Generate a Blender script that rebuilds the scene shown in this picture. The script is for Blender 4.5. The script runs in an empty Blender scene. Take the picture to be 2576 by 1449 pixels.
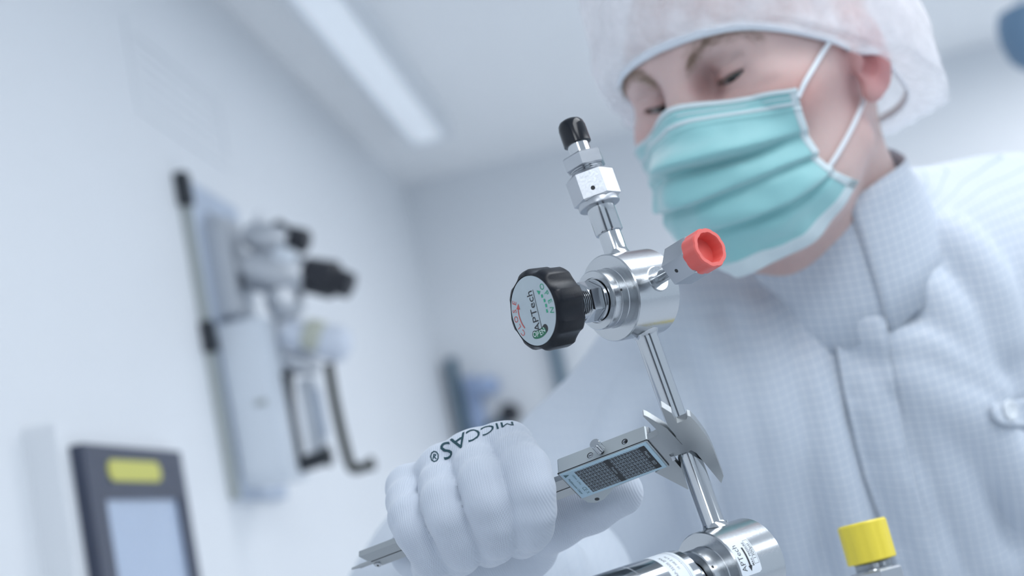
import bpy, bmesh, math, random
import numpy as np
from mathutils import Vector, Matrix
from mathutils.bvhtree import BVHTree

random.seed(7)
RNG = np.random.default_rng(7)
scene = bpy.context.scene
COL = scene.collection

# ------------------------------------------------------------------ camera
CAM_LOC = np.array([0.0, 0.0, 1.35])
YAW, PITCH, ROLL = math.radians(6.2), math.radians(10.0), math.radians(12.0)
FOC = 3500.0                                    # focal length in pixels of a 2576 px wide frame
_f = np.array([-math.sin(YAW) * math.cos(PITCH), math.cos(YAW) * math.cos(PITCH), math.sin(PITCH)])
_r0 = np.array([math.cos(YAW), math.sin(YAW), 0.0])
_u0 = np.cross(_r0, _f)
_r = math.cos(ROLL) * _r0 - math.sin(ROLL) * _u0
_u = math.sin(ROLL) * _r0 + math.cos(ROLL) * _u0
CAMB = np.stack([_r, -_u, _f], axis=1)          # columns: right, down, away (world)

cam_data = bpy.data.cameras.new('camera')
cam = bpy.data.objects.new('camera', cam_data)
COL.objects.link(cam)
cam.matrix_world = Matrix(((_r[0], _u[0], -_f[0], CAM_LOC[0]), (_r[1], _u[1], -_f[1], CAM_LOC[1]),
                           (_r[2], _u[2], -_f[2], CAM_LOC[2]), (0, 0, 0, 1)))
cam_data.sensor_width = 36.0
cam_data.lens = 36.0 * FOC / 2576.0
cam_data.clip_start = 0.01
cam_data.dof.use_dof = True
cam_data.dof.focus_distance = 0.68
cam_data.dof.aperture_fstop = 4.8
scene.camera = cam

# ------------------------------------------------------------------ world and exposure
world = bpy.data.worlds.new('world')
scene.world = world
world.use_nodes = True
world.node_tree.nodes['Background'].inputs[0].default_value = (0.72, 0.85, 1.0, 1)
world.node_tree.nodes['Background'].inputs[1].default_value = 0.68
scene.view_settings.view_transform = 'Standard'
scene.view_settings.look = 'None'
scene.view_settings.exposure = 0.40
scene.view_settings.gamma = 1.0
scene.view_settings.use_curve_mapping = False


# ------------------------------------------------------------------ frames
def C2W(p):                                     # camera frame (x right, y down, z away, metres) -> world
    return CAM_LOC + np.asarray(p, float) @ CAMB.T


def PIX(px, py, d):                             # a point at depth d seen at a pixel, camera frame
    return np.array([(px - 1288.0) / FOC * d, (py - 724.5) / FOC * d, d])


def PW(px, py, d):
    return C2W(PIX(px, py, d))


def DIRW(v):
    w = CAMB @ np.asarray(v, float)
    return w / np.linalg.norm(w)


def nrm(v):
    v = np.asarray(v, float)
    return v / np.linalg.norm(v)


class Frame:
    """origin and three orthonormal world axes"""
    def __init__(s, o, x, y, z):
        s.o = np.asarray(o, float); s.M = np.stack([nrm(x), nrm(y), nrm(z)], axis=1)

    def pt(s, p):
        return s.o + np.asarray(p, float) @ s.M.T

    def shifted(s, v):
        return Frame(s.pt(v), s.M[:, 0], s.M[:, 1], s.M[:, 2])


# ------------------------------------------------------------------ materials
def new_mat(name):
    m = bpy.data.materials.new(name)
    m.use_nodes = True
    nt = m.node_tree
    return m, nt, nt.nodes['Principled BSDF']


def mat(name, color, rough=0.5, metal=0.0, spec=0.5, coat=0.0, noise=0.0, nscale=40.0, bump=0.0, bscale=200.0, trans=0.0):
    m, nt, b = new_mat(name)
    N, Lk = nt.nodes, nt.links
    b.inputs['Base Color'].default_value = (*color, 1)
    b.inputs['Roughness'].default_value = rough
    b.inputs['Metallic'].default_value = metal
    b.inputs['Specular IOR Level'].default_value = spec
    b.inputs['Coat Weight'].default_value = coat
    b.inputs['Transmission Weight'].default_value = trans
    if noise or bump:
        tc = N.new('ShaderNodeTexCoord')
    if noise:
        n = N.new('ShaderNodeTexNoise'); n.inputs['Scale'].default_value = nscale; n.inputs['Detail'].default_value = 5
        Lk.new(tc.outputs['Object'], n.inputs['Vector'])
        mx = N.new('ShaderNodeMix'); mx.data_type = 'RGBA'
        mx.inputs[6].default_value = (*[c * (1 - noise) for c in color], 1)
        mx.inputs[7].default_value = (*[min(1, c * (1 + noise)) for c in color], 1)
        Lk.new(n.outputs['Fac'], mx.inputs[0]); Lk.new(mx.outputs[2], b.inputs['Base Color'])
    if bump:
        n2 = N.new('ShaderNodeTexNoise'); n2.inputs['Scale'].default_value = bscale; n2.inputs['Detail'].default_value = 4
        Lk.new(tc.outputs['Object'], n2.inputs['Vector'])
        bp = N.new('ShaderNodeBump'); bp.inputs['Strength'].default_value = bump; bp.inputs['Distance'].default_value = 0.002
        Lk.new(n2.outputs['Fac'], bp.inputs['Height']); Lk.new(bp.outputs[0], b.inputs['Normal'])
    return m


def emit_mat(name, color, strength):
    m, nt, b = new_mat(name)
    b.inputs['Base Color'].default_value = (*color, 1)
    b.inputs['Emission Color'].default_value = (*color, 1)
    b.inputs['Emission Strength'].default_value = strength
    return m


# ------------------------------------------------------------------ object helpers
def empty(name, loc, label=None, cat=None, group=None):
    o = bpy.data.objects.new(name, None)
    o.empty_display_size = 0.02
    COL.objects.link(o)
    o.location = loc
    if label: tag(o, label, cat, group)
    return o


def tag(o, label=None, cat=None, group=None, kind=None):
    if label: o['label'] = label
    if cat: o['category'] = cat
    if group: o['group'] = group
    if kind: o['kind'] = kind
    return o


def root_loc(parent):
    l = np.zeros(3)
    while parent is not None:
        l += np.array(parent.location); parent = parent.parent
    return l


def mesh_obj(name, verts, faces, material, parent=None, smooth=True, sharp=35.0, loc=None):
    """verts in world coordinates; the object's origin is its parent's (or loc)"""
    me = bpy.data.meshes.new(name)
    verts = np.asarray(verts, float)
    off = root_loc(parent) if parent is not None else (np.asarray(loc, float) if loc is not None else verts.mean(axis=0) * [1, 1, 0] + [0, 0, verts[:, 2].min()])
    me.from_pydata((verts - off).tolist(), [], [tuple(int(i) for i in f) for f in faces])
    me.update()
    if smooth:
        me.polygons.foreach_set('use_smooth', [True] * len(me.polygons))
        if sharp: me.set_sharp_from_angle(angle=math.radians(sharp))
    if material: me.materials.append(material)
    o = bpy.data.objects.new(name, me)
    COL.objects.link(o)
    if parent is not None: o.parent = parent
    else: o.location = off
    return o


class Geo:
    """collects shapes given in a Frame, ends as ONE mesh"""
    def __init__(s, fr=None):
        s.v = []; s.f = []; s.fr = fr

    def add(s, v, f, fr=None):
        fr = fr or s.fr
        v = np.asarray(v, float)
        if fr is not None: v = fr.pt(v)
        b = len(s.v)
        s.v.extend(v.tolist()); s.f.extend([tuple(i + b for i in q) for q in f])
        return s

    def lathe(s, prof, n=48, axis='x', o=(0, 0, 0), fr=None, phase=0.0, rad=None, caps=True):
        """prof: (h, r) along the axis; rad(angle) scales the radius"""
        v = []; f = []
        m = len(prof)
        for (h, r) in prof:
            for k in range(n):
                a = 2 * math.pi * k / n + phase
                rr = r * (rad(a) if rad else 1.0)
                c, d = rr * math.cos(a), rr * math.sin(a)
                p = {'x': (h, c, d), 'y': (d, h, c), 'z': (c, d, h)}[axis]
                v.append((p[0] + o[0], p[1] + o[1], p[2] + o[2]))
        for i in range(m - 1):
            for k in range(n):
                k2 = (k + 1) % n
                f.append((i * n + k, i * n + k2, (i + 1) * n + k2, (i + 1) * n + k))
        if caps:
            if prof[0][1] > 1e-6: f.append(tuple(reversed(range(n))))
            if prof[-1][1] > 1e-6: f.append(tuple(range((m - 1) * n, m * n)))
        return s.add(v, f, fr)

    def prism(s, poly, h0, h1, axis='z', fr=None, inset=0.0, bev=0.0):
        """poly of 2-D points extruded along an axis, optional bevel on both rims"""
        P = np.asarray(poly, float)
        n = len(P)
        c = P.mean(axis=0)
        def ring(p, h):
            if axis == 'z': return [(a, b, h) for a, b in p]
            if axis == 'x': return [(h, a, b) for a, b in p]
            return [(b, h, a) for a, b in p]
        rings = []
        if bev > 0:
            dn = np.maximum(np.linalg.norm(P - c, axis=1, keepdims=True), 1e-9)
            Q = c + (P - c) * (1 - bev / dn)
            rings = [ring(Q, h0), ring(P, h0 + bev), ring(P, h1 - bev), ring(Q, h1)]
        else:
            rings = [ring(P, h0), ring(P, h1)]
        v = [p for r in rings for p in r]; f = []
        for i in range(len(rings) - 1):
            for k in range(n):
                k2 = (k + 1) % n
                f.append((i * n + k, i * n + k2, (i + 1) * n + k2, (i + 1) * n + k))
        f.append(tuple(reversed(range(n)))); f.append(tuple(range((len(rings) - 1) * n, len(rings) * n)))
        return s.add(v, f, fr)

    def box(s, lo, hi, fr=None, bev=0.0):
        return s.prism([(lo[0], lo[1]), (hi[0], lo[1]), (hi[0], hi[1]), (lo[0], hi[1])], lo[2], hi[2], 'z', fr, bev=bev)

    def tube(s, path, r, n=16, fr=None, caps=True):
        P = np.asarray(path, float)
        R = np.full(len(P), r) if np.isscalar(r) else np.asarray(r, float)
        T = np.gradient(P, axis=0); T /= np.linalg.norm(T, axis=1, keepdims=True)
        a = np.array([0, 0, 1.0]) if abs(T[0][2]) < 0.9 else np.array([1.0, 0, 0])
        X = np.cross(T[0], a); X /= np.linalg.norm(X)
        v = []; f = []
        for i in range(len(P)):
            X = X - T[i] * X.dot(T[i]); X /= np.linalg.norm(X)
            Y = np.cross(T[i], X)
            for k in range(n):
                an = 2 * math.pi * k / n
                v.append(P[i] + R[i] * (math.cos(an) * X + math.sin(an) * Y))
        for i in range(len(P) - 1):
            for k in range(n):
                k2 = (k + 1) % n
                f.append((i * n + k, i * n + k2, (i + 1) * n + k2, (i + 1) * n + k))
        if caps:
            f.append(tuple(reversed(range(n)))); f.append(tuple(range((len(P) - 1) * n, len(P) * n)))
        return s.add(v, f, fr)

    def grid(s, V, fr=None, close_u=False, thick=None):
        """V[i][j] array of points"""
        V = np.asarray(V, float)
        a, b = V.shape[:2]
        f = []
        for i in range(a - 1):
            for j in range(b - (0 if close_u else 1)):
                j2 = (j + 1) % b
                f.append((i * b + j, i * b + j2, (i + 1) * b + j2, (i + 1) * b + j))
        return s.add(V.reshape(-1, 3), f, fr)

    def build(s, name, material, parent=None, smooth=True, sharp=35.0, loc=None):
        me = mesh_obj(name, s.v, s.f, material, parent, smooth, sharp, loc)
        bm = bmesh.new(); bm.from_mesh(me.data)
        bmesh.ops.recalc_face_normals(bm, faces=bm.faces)
        bm.to_mesh(me.data); bm.free()
        if smooth and sharp: me.data.set_sharp_from_angle(angle=math.radians(sharp))
        return me


def spline(pts, n):
    """Catmull-Rom through pts, n samples"""
    P = np.asarray(pts, float)
    Q = np.vstack([2 * P[0] - P[1], P, 2 * P[-1] - P[-2]])
    out = []
    m = len(P) - 1
    for t in np.linspace(0, m, n):
        i = min(int(t), m - 1); u = t - i
        p0, p1, p2, p3 = Q[i], Q[i + 1], Q[i + 2], Q[i + 3]
        out.append(0.5 * (2 * p1 + (p2 - p0) * u + (2 * p0 - 5 * p1 + 4 * p2 - p3) * u * u + (3 * p1 - p0 - 3 * p2 + p3) * u ** 3))
    return np.array(out)


# ------------------------------------------------------------------ lettering as flat meshes
def text_geo(s, size=1.0, bold=0.0, align='CENTER'):
    cu = bpy.data.curves.new('lettering', 'FONT')
    cu.body = s; cu.size = size; cu.align_x = align; cu.align_y = 'CENTER'
    cu.offset = bold; cu.resolution_u = 3
    ob = bpy.data.objects.new('lettering', cu)
    COL.objects.link(ob)
    dg = bpy.context.evaluated_depsgraph_get()
    me = bpy.data.meshes.new_from_object(ob.evaluated_get(dg))
    v = np.array([tuple(q.co) for q in me.vertices]) if len(me.vertices) else np.zeros((0, 3))
    f = [tuple(p.vertices) for p in me.polygons]
    bpy.data.objects.remove(ob); bpy.data.curves.remove(cu); bpy.data.meshes.remove(me)
    return v, f


def subdivide(v, f, L):
    """split long edges so that lettering can bend"""
    bm = bmesh.new()
    vs = [bm.verts.new(p) for p in v]
    for q in f:
        try: bm.faces.new([vs[i] for i in q])
        except ValueError: pass
    bmesh.ops.triangulate(bm, faces=bm.faces)
    for _ in range(3):
        e = [x for x in bm.edges if x.calc_length() > L]
        if not e: break
        bmesh.ops.subdivide_edges(bm, edges=e, cuts=1)
        bmesh.ops.triangulate(bm, faces=bm.faces)
    bm.verts.index_update()
    out = np.array([tuple(q.co) for q in bm.verts]), [tuple(x.index for x in p.verts) for p in bm.faces]
    bm.free()
    return out


# ------------------------------------------------------------------ implicit surfaces -> meshes
def smin(a, b, k):
    h = np.clip(0.5 + 0.5 * (b - a) / k, 0, 1)
    return b * (1 - h) + a * h - k * h * (1 - h)


def smax(a, b, k):
    return -smin(-a, -b, k)


def sd_ell(p, c, r):
    q = (p - np.asarray(c, np.float32)) / np.asarray(r, np.float32)
    k0 = np.linalg.norm(q, axis=-1)
    k1 = np.linalg.norm(q / np.asarray(r, np.float32), axis=-1)
    return k0 * (k0 - 1.0) / np.maximum(k1, 1e-9)


def sd_cap(p, a, b, ra, rb=None):
    a = np.asarray(a, np.float32); b = np.asarray(b, np.float32)
    rb = ra if rb is None else rb
    ba = b - a
    h = np.clip(((p - a) @ ba) / float(ba @ ba), 0, 1)
    return np.linalg.norm(p - a - h[..., None] * ba, axis=-1) - (ra + (rb - ra) * h)


def surface_nets(fn, lo, hi, h, skip=None):
    lo = np.asarray(lo, float); hi = np.asarray(hi, float)
    n = np.ceil((hi - lo) / h).astype(int) + 1
    ax = [(lo[i] + h * np.arange(n[i])).astype(np.float32) for i in range(3)]
    val = np.empty(n, np.float32)
    YZ = np.stack(np.meshgrid(ax[1], ax[2], indexing='ij'), axis=-1)
    for i0 in range(0, n[0], 16):
        xs = ax[0][i0:i0 + 16]
        p = np.empty((len(xs), n[1], n[2], 3), np.float32)
        p[..., 0] = xs[:, None, None]; p[..., 1:] = YZ[None]
        val[i0:i0 + 16] = fn(p.reshape(-1, 3)).reshape(len(xs), n[1], n[2])
    s = val < 0
    cs = [s[:-1, :-1, :-1], s[1:, :-1, :-1], s[:-1, 1:, :-1], s[1:, 1:, :-1], s[:-1, :-1, 1:], s[1:, :-1, 1:], s[:-1, 1:, 1:], s[1:, 1:, 1:]]
    cnt = sum(c.astype(np.int8) for c in cs)
    act = np.argwhere((cnt > 0) & (cnt < 8))
    idx = -np.ones(cnt.shape, np.int32)
    idx[act[:, 0], act[:, 1], act[:, 2]] = np.arange(len(act))
    acc = np.zeros((len(act), 3)); num = np.zeros(len(act))
    offs = [(0, 0, 0), (1, 0, 0), (0, 1, 0), (1, 1, 0), (0, 0, 1), (1, 0, 1), (0, 1, 1), (1, 1, 1)]
    edges = [(0, 1), (2, 3), (4, 5), (6, 7), (0, 2), (1, 3), (4, 6), (5, 7), (0, 4), (1, 5), (2, 6), (3, 7)]
    cv = [val[act[:, 0] + o[0], act[:, 1] + o[1], act[:, 2] + o[2]].astype(float) for o in offs]
    for a, b in edges:
        m = (cv[a] < 0) != (cv[b] < 0)
        t = np.where(m, cv[a] / np.where(m, cv[a] - cv[b], 1), 0)
        pa = np.array(offs[a], float); pb = np.array(offs[b], float)
        acc += np.where(m[:, None], pa + t[:, None] * (pb - pa), 0); num += m
    V = lo + h * (act + acc / num[:, None])
    faces = []
    for d in range(3):
        e1, e2 = (d + 1) % 3, (d + 2) % 3
        sl0 = [slice(None)] * 3; sl1 = [slice(None)] * 3
        sl0[d] = slice(0, -1); sl1[d] = slice(1, None)
        ch = s[tuple(sl0)] != s[tuple(sl1)]
        q = np.argwhere(ch)
        ok = (q[:, e1] > 0) & (q[:, e2] > 0) & (q[:, e1] < n[e1] - 1) & (q[:, e2] < n[e2] - 1)
        q = q[ok]
        ins = s[q[:, 0], q[:, 1], q[:, 2]]
        def at(a, b):
            r = q.copy(); r[:, e1] += a; r[:, e2] += b
            return idx[r[:, 0], r[:, 1], r[:, 2]]
        A, B, Cc, D = at(-1, -1), at(0, -1), at(0, 0), at(-1, 0)
        Q = np.stack([A, B, Cc, D], axis=1)
        Q[~ins] = Q[~ins][:, ::-1]
        faces.append(Q)
    Fq = np.vstack(faces)
    Fq = Fq[(Fq >= 0).all(axis=1)]
    return V, Fq


def fast_mesh(name, verts, quads, material, parent=None, loc=None):
    me = bpy.data.meshes.new(name)
    off = root_loc(parent) if parent is not None else np.asarray(loc, float)
    v = (np.asarray(verts) - off).astype(np.float32)
    q = np.asarray(quads, np.int32)
    me.vertices.add(len(v)); me.vertices.foreach_set('co', v.ravel())
    me.loops.add(q.size); me.loops.foreach_set('vertex_index', q.ravel())
    me.polygons.add(len(q))
    me.polygons.foreach_set('loop_start', np.arange(0, q.size, q.shape[1], dtype=np.int32))
    me.polygons.foreach_set('use_smooth', np.ones(len(q), bool))
    me.update(calc_edges=True); me.validate()
    if material: me.materials.append(material)
    o = bpy.data.objects.new(name, me)
    COL.objects.link(o)
    if parent is not None: o.parent = parent
    else: o.location = off
    return o


def relax(V, Q, it=2, lam=0.5):
    """Laplacian smoothing on quads"""
    E = np.vstack([Q[:, [0, 1]], Q[:, [1, 2]], Q[:, [2, 3]], Q[:, [3, 0]]])
    for _ in range(it):
        acc = np.zeros_like(V); cnt = np.zeros(len(V))
        np.add.at(acc, E[:, 0], V[E[:, 1]]); np.add.at(cnt, E[:, 0], 1)
        np.add.at(acc, E[:, 1], V[E[:, 0]]); np.add.at(cnt, E[:, 1], 1)
        V = V + lam * (acc / np.maximum(cnt, 1)[:, None] - V)
    return V


def march(fn, o, d, tmax=2.0):
    """first hit of a ray with an implicit surface"""
    o = np.asarray(o, np.float32); d = np.asarray(d, np.float32)
    t = 0.0
    for _ in range(200):
        v = float(fn((o + t * d)[None])[0])
        if v < 2e-4: return o + t * d
        t += max(v * 0.7, 1e-4)
        if t > tmax: return None
    return None


def noise3(p, scale, seed=0):
    """cheap smooth value noise on arrays"""
    q = np.asarray(p, np.float32) * scale + np.float32(17.3 * seed)
    i = np.floor(q).astype(np.int64); f = q - i
    f = f * f * (3 - 2 * f)
    def hsh(a, b, c):
        x = (a * 374761393 + b * 668265263 + c * 2147483647 + seed * 1274126177) & 0x7fffffff
        x = (x ^ (x >> 13)) * 1274126177 & 0x7fffffff
        return ((x ^ (x >> 16)) & 0xffff).astype(np.float32) / 65535.0
    r = 0
    for a in (0, 1):
        for b in (0, 1):
            for c in (0, 1):
                w = (f[:, 0] if a else 1 - f[:, 0]) * (f[:, 1] if b else 1 - f[:, 1]) * (f[:, 2] if c else 1 - f[:, 2])
                r = r + w * hsh(i[:, 0] + a, i[:, 1] + b, i[:, 2] + c)
    return r * 2 - 1


def bvh_of(V, Q):
    return BVHTree.FromPolygons([Vector(v) for v in V], [tuple(int(i) for i in q) for q in Q])
# ================================================================== room
M_WALL = mat('clean_room_wall_paint', (0.79, 0.815, 0.845), 0.5, noise=0.02, nscale=3)
M_CEIL = mat('ceiling_paint', (0.95, 0.96, 0.97), 0.6, noise=0.02, nscale=4)
M_FLOOR = mat('grey_vinyl_floor', (0.60, 0.63, 0.67), 0.35, noise=0.08, nscale=12)
WX, WY, WZ = -0.74, 4.29, 2.52                  # left wall, back wall, ceiling


def slab(name, lo, hi, m):
    o = Geo().box(lo, hi).build(name, m, smooth=False)
    tag(o, kind='structure')
    return o


slab('floor', (-0.84, -3.2, -0.06), (4.3, 4.40, 0.0), M_FLOOR)
slab('ceiling', (-0.84, -3.2, WZ), (4.3, 4.40, WZ + 0.06), M_CEIL)
slab('wall_left', (WX - 0.08, -3.2, 0.0), (WX, 4.40, WZ), M_WALL)
slab('wall_back', (WX, WY, 0.0), (4.3, WY + 0.08, WZ), M_WALL)

# ceiling luminaires: white trays with glowing diffusers; all but the strip added unseen
M_TRAY = mat('white_enamel_tray', (0.78, 0.81, 0.84), 0.4)
M_GLOW = emit_mat('added_panel_diffuser', (0.93, 0.965, 1.0), 4.3)  # for panels added out of view to supply the room's light


def luminaire(x0, x1, y0, y1, label, m):
    r = empty('ceiling_light', ((x0 + x1) / 2, (y0 + y1) / 2, WZ - 0.075), label, 'light', 'ceiling lights')
    t = 0.02
    g = Geo()
    g.box((x0 - t, y0 - t, WZ - 0.01), (x1 + t, y1 + t, WZ))
    for a in ((x0 - t, y0 - t, x0, y1 + t), (x1, y0 - t, x1 + t, y1 + t), (x0, y0 - t, x1, y0), (x0, y1, x1, y1 + t)):
        g.box((a[0], a[1], WZ - 0.055), (a[2], a[3], WZ - 0.01))
    g.build('tray', M_TRAY, r, smooth=False)
    Geo().box((x0, y0, WZ - 0.05), (x1, y1, WZ - 0.03)).build('diffuser', m, r, smooth=False)


M_GLOW2 = emit_mat('added_back_diffuser', (0.96, 0.975, 1.0), 9.0)  # for panels added out of view to brighten back wall and ceiling
M_DIM = emit_mat('dim_diffuser', (0.90, 0.95, 1.0), 0.15)
luminaire(-0.585, -0.50, 2.0, 3.72, 'narrow pale ceiling light strip close to the left wall', M_DIM)
luminaire(0.35, 0.95, -0.9, 1.2, 'added unseen wide glowing ceiling panel above the technician and the valve', M_GLOW)
luminaire(1.9, 2.5, 0.0, 2.6, 'added unseen glowing ceiling panel far right of the technician', M_GLOW)
luminaire(0.35, 1.0, 2.6, 3.0, 'added unseen glowing ceiling panel above and beyond the hairnet', M_GLOW2)
luminaire(1.3, 1.9, 3.1, 3.7, 'added unseen small glowing ceiling panel near the back wall on the right', M_GLOW2)
luminaire(-0.4, 0.2, -2.8, -1.2, 'added unseen glowing ceiling panel behind the viewer', M_GLOW)

# dark racks added unseen behind the viewer, to put dark bands in the polished steel
M_RACK = mat('added_rack_anthracite', (0.06, 0.07, 0.085), 0.45, noise=0.1, nscale=20)
M_RACKP = mat('added_rack_panel', (0.11, 0.125, 0.15), 0.4)


def rack(x, y, w, d, h, label):
    r = empty('added_dark_rack', (x, y, 0.0), label, 'rack', 'added racks')
    Geo().box((x - w / 2, y - d / 2, 0.0), (x + w / 2, y + d / 2, h), bev=0.01).build('cabinet', M_RACK, r)
    for k in range(6):
        z = 0.12 + k * (h - 0.2) / 6
        Geo().box((x - w / 2 + 0.04, y + d / 2 - 0.004, z), (x + w / 2 - 0.04, y + d / 2 + 0.01, z + (h - 0.2) / 6 - 0.03), bev=0.004).build('drawer_panel', M_RACKP, r)


rack(-0.35, -1.9, 0.5, 0.5, 2.05, 'added tall anthracite rack, unseen behind the viewer by the left wall')
rack(1.55, -1.3, 0.6, 0.5, 2.05, 'added tall anthracite rack, unseen behind the viewer to the right')
# ================================================================== valve assembly
def rayrot(px, py):
    """camera-frame axes turned so that away points along the ray of a pixel"""
    z = nrm(PIX(px, py, 1.0)); x = nrm(np.cross([0, 1, 0], z)); y = np.cross(z, x)
    return np.stack([x, y, z], axis=1)


def steel(name, base=(0.62, 0.64, 0.66), rough=0.2, brushed=None, aniso=0.0):
    m, nt, b = new_mat(name)
    N, Lk = nt.nodes, nt.links
    b.inputs['Metallic'].default_value = 1.0
    b.inputs['Base Color'].default_value = (*base, 1)
    tc = N.new('ShaderNodeTexCoord')
    mp = N.new('ShaderNodeMapping'); mp.inputs['Scale'].default_value = (900, 900, 900)
    Lk.new(tc.outputs['Object'], mp.inputs['Vector'])
    n = N.new('ShaderNodeTexNoise'); n.inputs['Scale'].default_value = 1.0; n.inputs['Detail'].default_value = 3
    Lk.new(mp.outputs[0], n.inputs['Vector'])
    mr = N.new('ShaderNodeMapRange'); mr.inputs['To Min'].default_value = rough * 0.75; mr.inputs['To Max'].default_value = rough * 1.3
    Lk.new(n.outputs['Fac'], mr.inputs[0]); Lk.new(mr.outputs[0], b.inputs['Roughness'])
    if brushed is not None:
        # fine turning marks: noise stretched along the part
        mp.inputs['Rotation'].default_value = (0, 0, 0)
        bp = N.new('ShaderNodeBump'); bp.inputs['Strength'].default_value = brushed; bp.inputs['Distance'].default_value = 0.0002
        Lk.new(n.outputs['Fac'], bp.inputs['Height']); Lk.new(bp.outputs[0], b.inputs['Normal'])
    return m


M_STEEL = steel('polished_stainless', (0.52, 0.54, 0.56), 0.12)
M_STEEL_B = steel('turned_stainless', (0.52, 0.54, 0.56), 0.22, brushed=0.12)
M_SATIN = steel('satin_nut_steel', (0.46, 0.48, 0.51), 0.32)
M_KNOB = mat('black_plastic_knob', (0.007, 0.009, 0.014), 0.36, spec=0.28, bump=0.05, bscale=900)
M_BLACK = mat('black_vinyl_cap', (0.005, 0.007, 0.012), 0.16, spec=0.4)
M_RED = mat('red_plastic_cap', (0.76, 0.13, 0.11), 0.38, bump=0.05, bscale=600)
M_YELLOW = mat('yellow_plastic_cap', (0.82, 0.66, 0.06), 0.45, bump=0.05, bscale=500)
M_DISC = mat('silver_label_disc', (0.44, 0.51, 0.55), 0.45, noise=0.03, nscale=300)
M_PGREEN = mat('green_print', (0.02, 0.36, 0.20), 0.5)
M_PRED = mat('red_print', (0.55, 0.10, 0.09), 0.5)
M_PBLACK = mat('black_print', (0.015, 0.017, 0.022), 0.5)
M_PWHITE = mat('white_print', (0.72, 0.80, 0.80), 0.5)
M_GREENP = mat('green_window_band', (0.01, 0.15, 0.075), 0.4)
M_STICK = mat('white_sticker', (0.72, 0.77, 0.82), 0.4)
M_HOLE = mat('dark_bore', (0.02, 0.022, 0.026), 0.6)
M_PLUG = mat('cream_plastic_plug', (0.55, 0.55, 0.47), 0.5, bump=0.03)

VRR = rayrot(1560, 760)
vK = nrm(VRR @ np.array([-0.735, 0.125, -0.667]))
vP = VRR @ np.array([-0.325, -0.925, 0.19]); vP = nrm(vP - vK * vP.dot(vK))
vR = np.cross(vP, vK)
V_AX = PIX(1533, 750, 0.695) - vK * 0.015                  # tube axis crosses the body axis here
VF = Frame(C2W(V_AX), CAMB @ vK, CAMB @ vR, CAMB @ vP)      # x: towards the knob, y: side outlet, z: up the tube
mm = 0.001


def P_(prof): return [(h * mm, r * mm) for h, r in prof]


asm = empty('gas_valve_assembly', VF.pt((0, 0, -0.20)), 'stainless gas valve assembly with black handwheel on an upright steel tube', 'valve')

# upper body (a thick disc turned from bar) with bores
g = Geo(VF); g.lathe(P_([(-13, 21.2), (-12.3, 22), (14.4, 22), (15, 21.4)]), 96)
g.build('valve_body', M_STEEL_B, asm)
g = Geo(VF); g.lathe(P_([(15, 15.2), (15.4, 14.9), (19.4, 14.9), (19.7, 14.5), (20.0, 14.9), (24.0, 14.9), (24.5, 14.4), (24.5, 11.4), (23.6, 11.2)]), 72)
bon = g.build('bonnet_ring', M_STEEL_B, asm)
g = Geo(VF); g.lathe(P_([(23.6, 10.8), (25.6, 10.8), (26.2, 10.2)]), 64)
g.build('washer', M_STEEL, asm)
HEX = lambda a: 1.0
g = Geo(VF); g.lathe(P_([(26, 9.4), (26.6, 10.3), (33.2, 10.3), (33.8, 9.4)]), 6, phase=0.35)
g.build('lock_nut', M_STEEL, asm)
g = Geo(VF)
pr = [(33.6, 8.2)]
for k in range(12): pr += [(34 + k * 1.15, 8.4), (34.55 + k * 1.15, 7.7)]
pr += [(48.5, 7.6)]
g.lathe(P_(pr), 48); g.build('threaded_stem', M_STEEL, asm)

# handwheel with scalloped grip
NS = 8
def grip(a):
    t = (a * NS / (2 * math.pi)) % 1.0
    u = abs(t - 0.5) * 2
    return 1.0 - 0.085 * max(0.0, 1 - (u / 0.62) ** 2)
g = Geo(VF)
n = 160
prof = [(47.2, 12), (47.2, 18.6), (48.0, 19.6), (49.5, 20.2), (60.5, 20.4), (62.4, 19.9), (63.6, 19.0), (64.2, 17.9), (64.3, 17.2), (62.4, 17.0), (62.4, 8.0)]
v = []; f = []
for i, (h, r) in enumerate(prof):
    for k in range(n):
        a = 2 * math.pi * k / n + 0.15
        w = np.clip((r - 17.0) / 3.0, 0, 1)
        rr = r * (1 - w + w * grip(a))
        v.append((h * mm, rr * mm * math.cos(a), rr * mm * math.sin(a)))
for i in range(len(prof) - 1):
    for k in range(n):
        k2 = (k + 1) % n
        f.append((i * n + k, i * n + k2, (i + 1) * n + k2, (i + 1) * n + k))
f.append(tuple(range((len(prof) - 1) * n, len(prof) * n))); f.append(tuple(reversed(range(n))))
g.add(v, f)
wheel = g.build('handwheel', M_KNOB, asm, sharp=30)

# label disc with a curved window; in-plane axes of the label: lx along "reading right", ly up
VRI = VRR.T
# reading direction of the maker's name runs down-to-up in the picture (its letters lie on their side)
LFc = VF.pt((0.0638, 0, 0))
imgR, imgD = CAMB[:, 0], CAMB[:, 1]
nK = VF.M[:, 0]
rd = imgD * 0.93 + imgR * 0.36                               # picture direction from the n.. of the first letter
# text reads from lower right (A) to upper left (h)
tx = -rd + nK * rd.dot(nK); tx = nrm(tx)
ty = np.cross(nK, tx)
LF = Frame(LFc, tx, ty, nK)


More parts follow.
